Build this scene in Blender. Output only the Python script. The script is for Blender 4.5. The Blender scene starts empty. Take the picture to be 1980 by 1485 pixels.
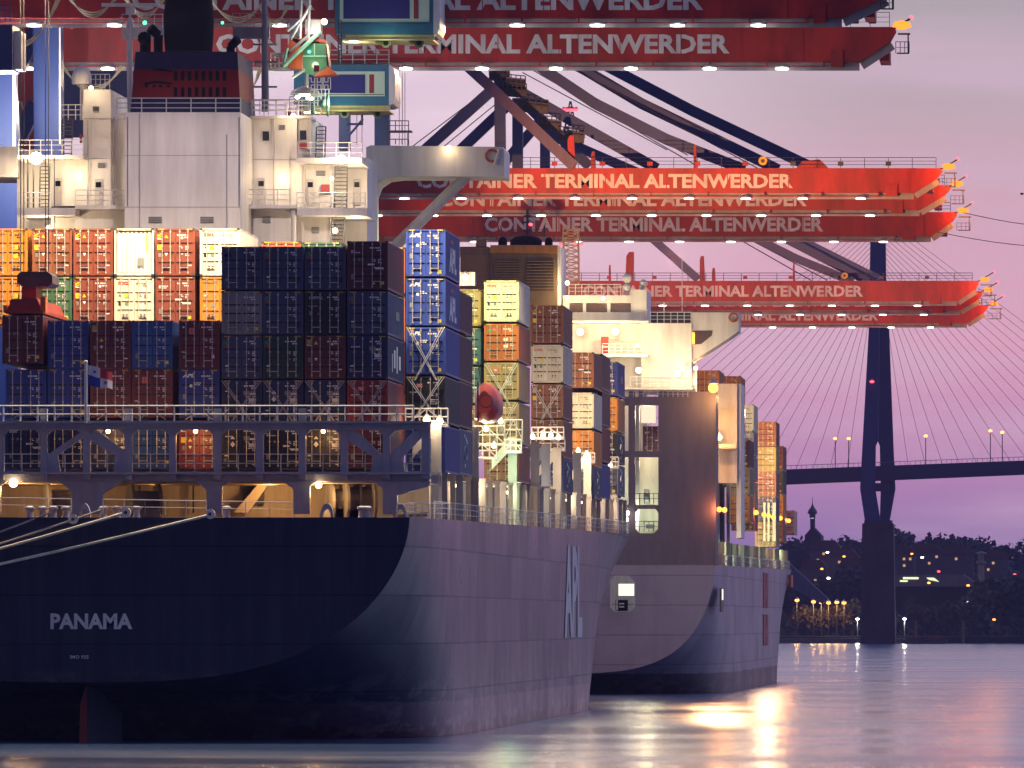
import bpy, math, random
from mathutils import Vector
random.seed(7)
S = bpy.context.scene
C = S.collection
# ------------------------------------------------------------------ camera
F, VX, VY, HC = 16100.0, 2060.0, 1200.0, 7.2      # focal length in photo pixels, vanishing point of the quay, eye height
cam = bpy.data.cameras.new("camera")
cam.sensor_width = 36.0
cam.lens = F / 1980.0 * 36.0
cam.shift_x = (990.0 - VX) / 1980.0
cam.shift_y = (VY - 742.5) / 1980.0
cam.clip_start, cam.clip_end = 1.0, 20000.0
camo = bpy.data.objects.new("camera", cam)
camo.location = (0, 0, HC)
camo.rotation_euler = (math.radians(90), 0, 0)
C.objects.link(camo)
S.camera = camo
S.view_settings.view_transform = 'Standard'
S.view_settings.look = 'None'
S.view_settings.exposure = 0.1
S.view_settings.gamma = 1.0
S.cycles.max_bounces = 6
S.cycles.diffuse_bounces = 2
S.cycles.glossy_bounces = 3
S.cycles.transmission_bounces = 4
S.cycles.caustics_reflective = False
S.cycles.caustics_refractive = False
S.cycles.sample_clamp_indirect = 4.0

# ------------------------------------------------------------------ dusk sky
W = bpy.data.worlds.new("World")
S.world = W
W.use_nodes = True
nt = W.node_tree
nt.nodes.clear()
def N(t, **k):
    n = nt.nodes.new(t)
    for a, b in k.items(): setattr(n, a, b)
    return n
def L(a, b): nt.links.new(a, b)
def math_n(op, a, b=None, clamp=False):
    n = N('ShaderNodeMath', operation=op, use_clamp=clamp)
    for i, v in enumerate((a, b)):
        if v is None: continue
        if isinstance(v, (int, float)): n.inputs[i].default_value = v
        else: L(v, n.inputs[i])
    return n.outputs[0]
def mapr(v, a, b, c, d, smooth=True):
    n = N('ShaderNodeMapRange')
    n.interpolation_type = 'SMOOTHSTEP' if smooth else 'LINEAR'
    L(v, n.inputs[0])
    for i, x in enumerate((a, b, c, d)): n.inputs[i + 1].default_value = x
    return n.outputs[0]
def mixc(f, a, b, mode='MIX'):
    n = N('ShaderNodeMix', data_type='RGBA', blend_type=mode)
    if isinstance(f, (int, float)): n.inputs[0].default_value = f
    else: L(f, n.inputs[0])
    for i, v in ((6, a), (7, b)):
        if isinstance(v, tuple): n.inputs[i].default_value = v + (1,)
        else: L(v, n.inputs[i])
    return n.outputs[2]
tc = N('ShaderNodeTexCoord')
sx = N('ShaderNodeSeparateXYZ')
L(tc.outputs['Generated'], sx.inputs[0])
dx, dy, dz = sx.outputs
rp = N('ShaderNodeValToRGB')
L(math_n('MULTIPLY', dz, 1 / 0.08, True), rp.inputs[0])
cr = rp.color_ramp
cr.elements[0].position, cr.elements[0].color = 0.0, (0.22, 0.165, 0.39, 1)
cr.elements[1].position, cr.elements[1].color = 1.0, (0.40, 0.36, 0.40, 1)
for p, c in ((.12, (.31, .19, .43)), (.26, (.56, .275, .49)), (.42, (.80, .38, .53)), (.62, (.72, .42, .51)), (.8, (.52, .41, .46))):
    e = cr.elements.new(p); e.color = c + (1,)
low = mixc(math_n('MULTIPLY', mapr(dx, -0.02, -0.08, 0, 1), mapr(dz, .02, .06, 0, .75)), rp.outputs[0], (1.05, .86, .96))
ns = N('ShaderNodeTexNoise'); ns.inputs['Scale'].default_value = 14; ns.inputs['Detail'].default_value = 4
mp = N('ShaderNodeMapping'); mp.inputs['Scale'].default_value = (1, 1, 7)
L(tc.outputs['Generated'], mp.inputs[0]); L(mp.outputs[0], ns.inputs[0])
low = mixc(mapr(ns.outputs[0], .40, .68, 0, .6), low, (.70, .48, .63))
hi = mixc(mapr(dz, .09, .34, 0, 1), (.60, .52, .64), (.30, .37, .66))
hi = mixc(mapr(dz, .5, 1, 0, 1), hi, (.10, .12, .26))
fwd = mixc(mapr(dz, .075, .16, 0, 1), low, hi)
fwd = mixc(mapr(dx, .25, .8, 0, .85), fwd, (.44, .52, .90))
back = mixc(mapr(dz, .03, .3, 0, 1), (.035, .03, .06), (.135, .115, .21))
back = mixc(mapr(dz, .4, .9, 0, 1), back, (.11, .13, .28))
side = math_n('ADD', dy, math_n('MULTIPLY', dx, .55))
grad = mixc(mapr(side, -.35, .75, 0, 1), back, fwd)
sky = N('ShaderNodeTexSky', sky_type='NISHITA')
sky.sun_disc = False
sky.sun_elevation = math.radians(-3)
sky.sun_rotation = math.radians(20)
tot = N('ShaderNodeMix', data_type='RGBA', blend_type='ADD')
tot.inputs[0].default_value = 0.06
L(grad, tot.inputs[6]); L(sky.outputs[0], tot.inputs[7])
bg = N('ShaderNodeBackground'); bg.inputs[1].default_value = 1.0
L(tot.outputs[2], bg.inputs[0])
wo = N('ShaderNodeOutputWorld'); L(bg.outputs[0], wo.inputs[0])

# ------------------------------------------------------------------ helpers
def X(px, Y): return (px - VX) * Y / F
def Z(py, Y): return HC - (py - VY) * Y / F
def P(px, py, Y): return Vector((X(px, Y), Y, Z(py, Y)))

MATS = {}
def mat(name, col, rough=.55, metal=0., var=.25, scale=.6, bump=0., streak=.2, spec=.5, rnd=0.):
    """painted or raw surface with wear: cloudy and streaky variation of its own colour"""
    if name in MATS: return MATS[name]
    m = bpy.data.materials.new(name); m.use_nodes = True
    t = m.node_tree; b = t.nodes['Principled BSDF']
    tcn = t.nodes.new('ShaderNodeTexCoord'); mpn = t.nodes.new('ShaderNodeMapping')
    mpn.inputs['Scale'].default_value = (scale, scale, scale * streak)
    t.links.new(tcn.outputs['Object'], mpn.inputs[0])
    nn = t.nodes.new('ShaderNodeTexNoise'); nn.inputs['Scale'].default_value = 2.0; nn.inputs['Detail'].default_value = 6
    nn.inputs['Roughness'].default_value = .65
    vec = mpn.outputs[0]
    oi = t.nodes.new('ShaderNodeObjectInfo')
    ad = t.nodes.new('ShaderNodeVectorMath'); ad.operation = 'ADD'
    mul = t.nodes.new('ShaderNodeMath'); mul.operation = 'MULTIPLY'; mul.inputs[1].default_value = 57.0
    t.links.new(oi.outputs['Random'], mul.inputs[0])
    t.links.new(vec, ad.inputs[0]); t.links.new(mul.outputs[0], ad.inputs[1])
    t.links.new(ad.outputs[0], nn.inputs['Vector'])
    mr = t.nodes.new('ShaderNodeMapRange'); mr.inputs[1].default_value = .3; mr.inputs[2].default_value = .7
    mr.inputs[3].default_value = 1 - var; mr.inputs[4].default_value = 1 + var * .6
    t.links.new(nn.outputs[0], mr.inputs[0])
    hs = t.nodes.new('ShaderNodeHueSaturation'); hs.inputs['Color'].default_value = tuple(col) + (1,)
    val = mr.outputs[0]
    if rnd:
        r2 = t.nodes.new('ShaderNodeMapRange'); r2.inputs[3].default_value = 1 - rnd; r2.inputs[4].default_value = 1 + rnd
        t.links.new(oi.outputs['Random'], r2.inputs[0])
        mm = t.nodes.new('ShaderNodeMath'); mm.operation = 'MULTIPLY'
        t.links.new(val, mm.inputs[0]); t.links.new(r2.outputs[0], mm.inputs[1]); val = mm.outputs[0]
    t.links.new(val, hs.inputs['Value'])
    t.links.new(hs.outputs[0], b.inputs['Base Color'])
    b.inputs['Roughness'].default_value = rough
    b.inputs['Metallic'].default_value = metal
    b.inputs['Specular IOR Level'].default_value = spec
    if bump:
        bn = t.nodes.new('ShaderNodeBump'); bn.inputs['Strength'].default_value = bump; bn.inputs['Distance'].default_value = .05
        t.links.new(nn.outputs[0], bn.inputs['Height']); t.links.new(bn.outputs[0], b.inputs['Normal'])
    MATS[name] = m
    return m
def em(name, col, strength):
    if name in MATS: return MATS[name]
    m = bpy.data.materials.new(name); m.use_nodes = True
    t = m.node_tree; t.nodes.clear()
    e = t.nodes.new('ShaderNodeEmission'); e.inputs[0].default_value = tuple(col) + (1,); e.inputs[1].default_value = strength
    o = t.nodes.new('ShaderNodeOutputMaterial'); t.links.new(e.outputs[0], o.inputs[0])
    m.cycles.emission_sampling = 'NONE'
    MATS[name] = m
    return m

_txt = {}
def glyphs(s, bold=.02, shear=0.):
    k = (s, bold, shear)
    if k in _txt: return _txt[k]
    cu = bpy.data.curves.new("t", 'FONT'); cu.body = s; cu.offset = bold; cu.resolution_u = 2; cu.shear = shear
    cu.fill_mode = 'FRONT'
    o = bpy.data.objects.new("t", cu); C.objects.link(o)
    dg = bpy.context.evaluated_depsgraph_get(); dg.update()
    me = bpy.data.meshes.new_from_object(o.evaluated_get(dg))
    vs = [(v.co.x, v.co.y) for v in me.vertices]; fs = [tuple(p.vertices) for p in me.polygons]
    bpy.data.objects.remove(o); bpy.data.curves.remove(cu); bpy.data.meshes.remove(me)
    a, b = min(v[0] for v in vs), max(v[0] for v in vs); c, d = min(v[1] for v in vs), max(v[1] for v in vs)
    _txt[k] = ([((x - a) / (b - a), (y - c) / (d - c)) for x, y in vs], fs)
    return _txt[k]

WLOC = {}
class MB:
    def __init__(s, m=None): s.v, s.f, s.k, s.mats, s.d, s.parts = [], [], [], [], m, []
    def mi(s, m):
        m = m or s.d
        if m not in s.mats: s.mats.append(m)
        return s.mats.index(m)
    def add(s, vs, fs, m=None):
        b = len(s.v); s.v += [tuple(v) for v in vs]; k = s.mi(m); s.parts.append((b, len(s.v), len(s.f), len(s.f) + len(fs)))
        for f in fs: s.f.append(tuple(i + b for i in f)); s.k.append(k)
        return s
    def box(s, x0, x1, y0, y1, z0, z1, m=None):
        x0, x1 = min(x0, x1), max(x0, x1); z0, z1 = min(z0, z1), max(z0, z1)
        return s.add([(x0, y0, z0), (x1, y0, z0), (x1, y1, z0), (x0, y1, z0), (x0, y0, z1), (x1, y0, z1), (x1, y1, z1), (x0, y1, z1)],
                     [(0, 3, 2, 1), (4, 5, 6, 7), (0, 1, 5, 4), (1, 2, 6, 5), (2, 3, 7, 6), (3, 0, 4, 7)], m)
    def prism(s, pts, y0, y1, m=None):            # outline in x,z; depth along y
        a = sum(p[0] * q[1] - q[0] * p[1] for p, q in zip(pts, pts[1:] + pts[:1]))
        if a < 0: pts = pts[::-1]
        n = len(pts)
        return s.add([(x, y0, z) for x, z in pts] + [(x, y1, z) for x, z in pts],
                     [tuple(range(n)), tuple(range(2 * n - 1, n - 1, -1))] + [(i, i + n, (i + 1) % n + n, (i + 1) % n) for i in range(n)], m)
    def ppx(s, pts, Y, th, m=None):               # outline given in photo pixels measured at depth Y
        return s.prism([(X(a, Y), Z(b, Y)) for a, b in pts], Y, Y + th, m)
    def bpx(s, x0, x1, y0, y1, Y, th, m=None):
        return s.box(X(x0, Y), X(x1, Y), Y, Y + th, Z(y1, Y), Z(y0, Y), m)
    def prismx(s, pts, x0, x1, m=None):           # outline in y,z; depth along x
        n = len(pts)
        return s.add([(x0, y, z) for y, z in pts] + [(x1, y, z) for y, z in pts],
                     [tuple(range(n)), tuple(range(2 * n - 1, n - 1, -1))] + [(i, i + n, (i + 1) % n + n, (i + 1) % n) for i in range(n)], m)
    def bar(s, p, q, w, h=None, m=None):
        p, q = Vector(p), Vector(q); h = h or w; d = (q - p).normalized()
        u = Vector((0, 1, 0)) if abs(d.y) < .9 else Vector((0, 0, 1))
        a = d.cross(u).normalized(); b = a.cross(d).normalized()
        vs = [c + a * (i * w / 2) + b * (j * h / 2) for c in (p, q) for i, j in ((-1, -1), (1, -1), (1, 1), (-1, 1))]
        return s.add(vs, [(0, 1, 2, 3), (7, 6, 5, 4), (0, 4, 5, 1), (1, 5, 6, 2), (2, 6, 7, 3), (3, 7, 4, 0)], m)
    def tube(s, p, q, r, n=6, r2=None, m=None):
        p, q = Vector(p), Vector(q); r2 = r if r2 is None else r2; d = (q - p).normalized()
        u = Vector((0, 0, 1)) if abs(d.z) < .9 else Vector((1, 0, 0))
        a = d.cross(u).normalized(); b = a.cross(d)
        vs = [c + (a * math.cos(t) + b * math.sin(t)) * rr for c, rr in ((p, r), (q, r2)) for t in [2 * math.pi * i / n for i in range(n)]]
        return s.add(vs, [(i, (i + 1) % n, (i + 1) % n + n, i + n) for i in range(n)] + [tuple(range(n))[::-1], tuple(range(n, 2 * n))], m)
    def path(s, pts, r, n=5, m=None):
        for a, b in zip(pts, pts[1:]): s.tube(a, b, r, n, m=m)
        return s
    def lathe(s, c, prof, n=16, m=None, sx=1., sy=1.):
        vs = [(c[0] + r * sx * math.cos(2 * math.pi * i / n), c[1] + r * sy * math.sin(2 * math.pi * i / n), c[2] + z) for r, z in prof for i in range(n)]
        fs = [(j * n + i, j * n + (i + 1) % n, (j + 1) * n + (i + 1) % n, (j + 1) * n + i) for j in range(len(prof) - 1) for i in range(n)]
        return s.add(vs, fs + [tuple(range(n))[::-1], tuple(range((len(prof) - 1) * n, len(prof) * n))], m)
    def ball(s, c, r, m=None, n=8, fz=1.):
        k = 5
        return s.lathe(c, [(max(r * math.sin(math.pi * i / k), r * .02), -r * fz * math.cos(math.pi * i / k)) for i in range(k + 1)], n, m)
    def text(s, t, x0, x1, z0, z1, y, m=None, bold=.02, shear=0.):
        vs, fs = glyphs(t, bold, shear)
        return s.add([(x0 + u * (x1 - x0), y, z0 + w * (z1 - z0)) for u, w in vs], fs, m)
    def text_side(s, t, y0, y1, z0, z1, x, m=None, bold=.02):
        vs, fs = glyphs(t, bold)
        return s.add([(x, y0 + u * (y1 - y0), z0 + w * (z1 - z0)) for u, w in vs], fs, m)
    def rail(s, p, q, h=1.05, n=8, rails=3, r=.028, m=None):
        p, q = Vector(p), Vector(q); up = Vector((0, 0, h))
        for i in range(n + 1):
            c = p.lerp(q, i / n); s.tube(c, c + up, r, 5, m=m)
        for i in range(1, rails + 1): s.tube(p + up * (i / rails), q + up * (i / rails), r * (1 if i == rails else .75), 5, m=m)
        return s
    def groups(s):
        bb = []
        for a, b, c, d in s.parts:
            xs, ys, zs = zip(*s.v[a:b]); bb.append(((min(xs), min(ys), min(zs)), (max(xs), max(ys), max(zs))))
        n = len(bb); sz = [max(h[i] - l[i] for i in range(3)) for l, h in bb]; root = list(range(n))
        def find(i):
            while root[i] != i: root[i] = root[root[i]]; i = root[i]
            return i
        for i in range(n):
            for j in range(i):
                g2 = sum(max(0., bb[i][0][k] - bb[j][1][k], bb[j][0][k] - bb[i][1][k]) ** 2 for k in range(3))
                if g2 ** .5 <= max(.02, .48 * max(sz[i], sz[j])): root[find(i)] = find(j)
        out = {}
        for i, (a, b, c, d) in enumerate(s.parts):
            g = out.setdefault(find(i), MB(s.d)); o = len(g.v); g.parts.append((o, o + b - a, len(g.f), len(g.f) + d - c)); g.v += s.v[a:b]
            for q in range(c, d): g.f.append(tuple(t - a + o for t in s.f[q])); g.k.append(g.mi(s.mats[s.k[q]]))
        return list(out.values())
    def build(s, name, parent=None, origin=None, smooth=False, split=True):
        if not s.v: return None
        if parent is not None and split and len(s.parts) > 1:
            gs = s.groups()
            if len(gs) > 1:
                out = [g.build(name, parent, origin, smooth, False) for g in gs]
                return max(out, key=lambda o: len(o.data.vertices))
        if origin is None:
            if parent is not None: origin = WLOC[parent]
            else:
                xs, ys, zs = zip(*s.v); origin = Vector(((min(xs) + max(xs)) / 2, (min(ys) + max(ys)) / 2, min(zs)))
        origin = Vector(origin)
        me = bpy.data.meshes.new(name)
        me.from_pydata([(x - origin.x, y - origin.y, z - origin.z) for x, y, z in s.v], [], s.f)
        for m in s.mats: me.materials.append(m)
        me.polygons.foreach_set('material_index', s.k)
        if smooth:
            me.polygons.foreach_set('use_smooth', [True] * len(s.f))
            me.set_sharp_from_angle(angle=math.radians(40))
        me.update()
        o = bpy.data.objects.new(name, me); C.objects.link(o)
        if parent is not None:
            o.parent = parent; o.location = origin - WLOC[parent]
        else: o.location = origin
        WLOC[o] = origin
        return o
def tag(o, label=None, cat=None, group=None, kind=None):
    if label: o['label'] = label
    if cat: o['category'] = cat
    if group: o['group'] = group
    if kind: o['kind'] = kind
    return o
def thing(name, label, cat, loc, group=None):
    o = bpy.data.objects.new(name, None); o.empty_display_size = .5; C.objects.link(o)
    o.location = loc; WLOC[o] = Vector(loc)
    return tag(o, label, cat, group)
def light(p, power, col, kind='POINT', r=.25, rot=None, spot=None, name='lamp_or_fill_light'):
    l = bpy.data.lights.new(name, kind); l.energy = power; l.color = col
    l.shadow_soft_size = r
    if spot: l.spot_size = math.radians(spot); l.spot_blend = .6
    o = bpy.data.objects.new(name, l); o.location = p
    if rot: o.rotation_euler = rot
    C.objects.link(o)
    return o
def aim(o, tgt):
    o.rotation_euler = (Vector(tgt) - o.location).to_track_quat('-Z', 'Y').to_euler(); return o

WARM, SODIUM, COOL, GREENISH = (1, .76, .47), (1, .52, .16), (1, .93, .8), (.85, 1, .62)
E_WARM = em('warm_lamp_glass', (1, .70, .34), 14)
E_SOD = em('sodium_lamp_glass', (1, .36, .06), 5)
E_TIP = em('tip_lamp_glass', (1, .17, .018), 3)
E_COOL = em('white_lamp_glass', (1, .92, .78), 12)
E_RED = em('red_lamp_glass', (1, .06, .08), 5)
E_ORG = em('orange_lamp_glass', (1, .25, .03), 6)
E_GRN = em('green_lamp_glass', (.1, 1, .45), 3)
def lamp(parent, p, r=.2, e=None, name='deck_lamp', power=0, col=WARM, off=(0, 0, 0), flat=1., housing=True):
    mb = MB(M_STEEL)
    mb.ball(p, r, e or E_WARM, 10, flat)
    if housing: mb.lathe((p[0], p[1], p[2]), [(r * .9, r * flat * .75), (r * 1.05, r * flat * .9), (r * .5, r * flat + r * .5), (r * .1, r * flat + r * .9)], 8)
    o = mb.build(name, parent)
    if power: light(Vector(p) + Vector(off), power, col, r=max(r, .2))
    return o

M_STEEL = mat('galvanised_steel', (.45, .45, .44), .45, .3)
M_DSTEEL = mat('dark_steel', (.05, .05, .06), .5, .2)
M_WHITE = mat('white_ship_paint', (.74, .70, .66), .5, var=.24, streak=.12, scale=.35)
M_RAIL = mat('white_rail_paint', (.62, .61, .62), .5)
M_GREYP = mat('grey_lilac_paint', (.33, .33, .40), .55, var=.2, streak=.15)
M_BLACK = mat('soot_black_paint', (.004, .004, .006), .8, spec=.1)
M_LETTER = mat('white_lettering', (.66, .63, .64), .6, var=.35, scale=.4)
M_RED = mat('crane_red_paint', (.40, .018, .012), .55, var=.5, scale=.22, streak=.25)
M_BLUE = mat('crane_blue_paint', (.012, .034, .17), .5, var=.25, scale=.2)
M_ROPE = mat('pale_rope', (.72, .66, .5), .8)
M_CABLE = mat('dark_cable', (.03, .03, .04), .6)
M_ORANGE = mat('orange_paint', (.55, .10, .025), .5)
M_YEL = mat('yellow_paint', (.75, .48, .03), .5)
# ------------------------------------------------------------------ water and shore
def water_material():
    m = bpy.data.materials.new('river_water'); m.use_nodes = True
    t = m.node_tree; b = t.nodes['Principled BSDF']
    b.inputs['Base Color'].default_value = (.07, .12, .25, 1)
    b.inputs['Roughness'].default_value = .30
    b.inputs['IOR'].default_value = 1.33; b.distribution = 'MULTI_GGX'
    tcn = t.nodes.new('ShaderNodeTexCoord')
    def noise(sc, det, stretch):
        mp = t.nodes.new('ShaderNodeMapping'); mp.inputs['Scale'].default_value = stretch
        t.links.new(tcn.outputs['Object'], mp.inputs[0])
        n = t.nodes.new('ShaderNodeTexNoise'); n.inputs['Scale'].default_value = sc; n.inputs['Detail'].default_value = det
        t.links.new(mp.outputs[0], n.inputs['Vector']); return n.outputs[0]
    a = noise(.9, 4, (.5, 1, 1)); c = noise(.045, 5, (.35, .8, 1)); d = noise(2.2, 3, (.6, 1, 1))
    m1 = t.nodes.new('ShaderNodeMath'); m1.operation = 'MULTIPLY_ADD'; m1.inputs[1].default_value = 5.0
    t.links.new(c, m1.inputs[0]); t.links.new(a, m1.inputs[2])
    m2 = t.nodes.new('ShaderNodeMath'); m2.operation = 'MULTIPLY_ADD'; m2.inputs[1].default_value = .7
    t.links.new(d, m2.inputs[0]); t.links.new(m1.outputs[0], m2.inputs[2])
    bn = t.nodes.new('ShaderNodeBump'); bn.inputs['Strength'].default_value = .5; bn.inputs['Distance'].default_value = .16
    t.links.new(m2.outputs[0], bn.inputs['Height']); t.links.new(bn.outputs[0], b.inputs['Normal'])
    mr = t.nodes.new('ShaderNodeMapRange'); mr.inputs[1].default_value = .35; mr.inputs[2].default_value = .65
    mr.inputs[3].default_value = .10; mr.inputs[4].default_value = .24
    t.links.new(c, mr.inputs[0]); t.links.new(mr.outputs[0], b.inputs['Roughness'])
    return m
mb = MB(water_material())
mb.add([(-1200, -300, 0), (1200, -300, 0), (1200, 2640, 0), (-1200, 2640, 0)], [(0, 1, 2, 3)])
tag(mb.build('river_water', origin=(0, 0, 0)), kind='structure')
M_EARTH = mat('dark_earth', (.03, .032, .03), .9, var=.4, scale=.03, streak=1)
mb = MB(M_EARTH)
mb.box(-1200, 1200, 2640, 3700, -4, 2.2)
tag(mb.build('far_ground', origin=(0, 2640, 0)), kind='structure')
# hill: terrain sheet rising behind the far shore
hm = MB(mat('hillside_woodland', (.045, .055, .06), .95, var=.5, scale=.02, streak=1, bump=1.0))
nx, ny = 90, 16
def hill_h(x, t): return (2.3 + 26 * min(1, t * 1.7) ** 1.3) * (1 + .1 * math.sin(x * .013) + .06 * math.sin(x * .047 + 1))
vs = [(-700 + 1400 * i / nx, 2900 + 700 * j / ny, hill_h(-700 + 1400 * i / nx, j / ny) + random.uniform(-.6, .6)) for j in range(ny + 1) for i in range(nx + 1)]
hm.add(vs, [(j * (nx + 1) + i, j * (nx + 1) + i + 1, (j + 1) * (nx + 1) + i + 1, (j + 1) * (nx + 1) + i) for j in range(ny) for i in range(nx)])
tag(hm.build('hill', origin=(0, 2900, 0), smooth=True), kind='structure')
# quay on the port side of the ships
M_CONC = mat('quay_concrete', (.22, .21, .2), .85, var=.3)
mb = MB(M_CONC); mb.box(-600, -81.5, 380, 1900, -6, 5.2)
tag(mb.build('quay', origin=(-81.5, 380, 0)), kind='structure')

# trees on the far side: tapered trunk with limbs, crown of many leaf clumps
M_BARK = mat('tree_bark', (.03, .022, .02), .9)
LEAFS = [mat('dark_foliage', (.045, .062, .05), .9, var=.5, scale=.3, streak=1), mat('olive_foliage', (.10, .085, .045), .9, var=.5, scale=.3, streak=1)]
def tree_meshes(seed, h, w, leaf):
    rd = random.Random(seed)
    tr = MB(M_BARK); tr.tube((0, 0, 0), (0, 0, h * .45), h * .03, 7, h * .018)
    cr_ = MB(leaf); lobes = []
    for i in range(9):
        a = rd.uniform(0, 6.28); d = rd.uniform(.1, .34) * w; z = h * rd.uniform(.42, .84)
        c = Vector((d * math.cos(a), d * math.sin(a), z)); lobes.append((c, w * rd.uniform(.16, .27)))
        tr.tube((0, 0, h * rd.uniform(.25, .43)), c, h * .012, 5, h * .004)
    for c, r in lobes:
        for k in range(85):
            v = Vector((rd.gauss(0, 1), rd.gauss(0, 1), rd.gauss(0, 1))).normalized() * r * rd.uniform(.5, 1.12)
            v.z *= .8; p = c + v; s_ = w * rd.uniform(.018, .05)
            a = Vector((rd.gauss(0, 1), rd.gauss(0, 1), rd.gauss(0, 1))).normalized() * s_
            b = a.cross(Vector((rd.gauss(0, 1), rd.gauss(0, 1), rd.gauss(0, 1)))).normalized() * s_
            cr_.add([p - a - b, p + a - b * .6, p + a * .8 + b, p - a + b * .7], [(0, 1, 2, 3)])
    return tr, cr_
TREES = []
for i, (h, w, lf) in enumerate(((16, 15, 0), (13, 15, 0), (18, 12, 0), (11, 13, 1))):
    t, c = tree_meshes(i, h, w, LEAFS[lf])
    TREES.append((t, c, h))
_tm = {}
def tree(px, topy, Y, kind, label, wide=1., base=None):
    t, c, h = TREES[kind]
    zt = Z(topy, Y); zb = base if base is not None else 2.0
    k = (zt - zb) / h / .98
    o = thing('leafy_tree', label, 'tree', (X(px, Y), Y, zb), 'trees along the far shore and hill crest')
    for n, src in (('trunk', t), ('crown', c)):
        if (n, kind) not in _tm:
            q = src.build(n, o, origin=WLOC[o]) if False else None
            me = bpy.data.meshes.new(n); me.from_pydata(src.v, [], src.f); me.materials.append(src.d); _tm[(n, kind)] = me
        ch = bpy.data.objects.new(n, _tm[(n, kind)]); C.objects.link(ch); ch.parent = o
    o.scale = (k * wide, k * wide, k); o.rotation_euler.z = random.uniform(0, 6)
for px, ty, k, w, lab in ((1757, 1022, 0, 1.0, 'tall round tree on the hill crest just right of the bridge pylon'),
        (1862, 1032, 2, 1.1, 'narrow tree rising highest on the right part of the hill crest'),
        (1800, 1040, 1, 1.1, 'low broad tree on the hill crest between the two taller trees'),
        (1832, 1040, 3, 1.0, 'thin pale tree on the hill crest left of the narrow tree'),
        (1612, 1040, 0, 1.0, 'bushy tree on the hill crest right of the church'),
        (1545, 1046, 1, 1.0, 'small tree on the hill crest left of the church'),
        (1648, 1046, 3, 1.0, 'faint low tree on the hill crest left of the bridge pier'),
        (1730, 1046, 3, .9, 'small tree close behind the top of the bridge pier'),
        (1905, 1046, 1, 1.2, 'flat low tree on the hill crest above the lighthouse'),
        (1955, 1048, 0, 1.2, 'low tree at the right end of the hill crest')):
    tree(px, ty, 3350, k, lab, w, 20)
for px, ty, Y, k, w, lab in ((1935, 1112, 2680, 0, 1.35, 'big dark round tree on the shore at the right edge'),
        (1975, 1120, 2690, 1, 1.4, 'dark shore tree cut by the right edge of the view'),
        (1560, 1172, 2700, 3, 1.0, 'lamp-lit olive tree at the left of the shore lamps'),
        (1590, 1178, 2700, 3, 1.0, 'lamp-lit olive tree under the middle shore lamps'),
        (1618, 1170, 2700, 3, 1.1, 'lamp-lit tree under the right shore lamps'),
        (1648, 1150, 2700, 2, 1.0, 'dark upright tree left of the bridge pier foot'),
        (1545, 1128, 2850, 0, 1.2, 'dark tree behind the pale sloping conveyor'),
        (1605, 1090, 2850, 2, 1.3, 'tall dim tree on the slope left of the pier'),
        (1640, 1105, 2850, 1, 1.2, 'dim tree on the slope close to the pier'),
        (1768, 1150, 2700, 2, .8, 'slim green tree right of the bridge pier'),
        (1840, 1165, 2700, 1, 1.3, 'dark low tree in the middle of the right shore'),
        (1880, 1160, 2690, 0, 1.0, 'dark tree left of the big round shore tree'),
        (1800, 1172, 2720, 3, 1.2, 'low shrub-like tree below the lit terminal roof')):
    tree(px, ty, Y, k, lab, w)
# continuous dark wood on the slope, reads as one mass
wd = MB(LEAFS[0]); rd = random.Random(3)
for i in range(15000):
    Y = rd.uniform(2700, 3450); x = rd.uniform(-170, 60) * Y / 2900
    if Y < 2900: z = 2.2 + rd.uniform(0, 7) ** 1.0
    else: z = hill_h(x, (Y - 2900) / 700) + rd.uniform(-1, 6.5) * (.6 + .4 * math.sin(x * .11) * math.sin(x * .031))
    s_ = rd.uniform(.8, 2.2)
    a = Vector((rd.gauss(0, 1), rd.gauss(0, 1), rd.gauss(0, 1))).normalized() * s_
    b = a.cross(Vector((rd.gauss(0, 1), rd.gauss(0, 1), rd.gauss(0, 1)))).normalized() * s_ * .7
    p = Vector((x, Y, z)); wd.add([p - a - b, p + a - b, p + a + b, p - a + b], [(0, 1, 2, 3)])
tag(wd.build('far_wood'), kind='stuff')

# church on the hill
M_CHURCH = mat('dark_brick', (.05, .035, .04), .85)
Y = 3300
o = thing('church', 'dark church with pointed gable and onion-capped tower on the hill', 'church', P(1571, 1060, Y))
mb = MB(M_CHURCH); mb.ppx([(1556, 1075), (1556, 1035), (1571, 1018), (1587, 1035), (1587, 1075)], Y, 40); mb.build('nave', o)
mb = MB(M_CHURCH); mb.bpx(1566.5, 1575, 990, 1030, Y - 2, 8)
mb.build('tower', o)
c = P(1571, 1001, Y + 1); mb = MB(mat('copper_cap', (.05, .06, .09), .6))
mb.lathe((c.x, c.y, Z(1001, Y)), [(1.2, 0), (1.2, 1.4), (1.9, 1.6), (1.9, 2.2), (1.5, 3.2), (.8, 4.0), (.5, 4.6), (.15, 5.6), (.05, 8.5)], 10)
mb.build('onion_cap', o, smooth=True)
mb = MB(em('belfry_light', (.8, .8, .9), .5)); mb.bpx(1567.5, 1574, 1001, 1003, Y - 2.1, .05); mb.build('belfry_opening', o)

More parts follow.
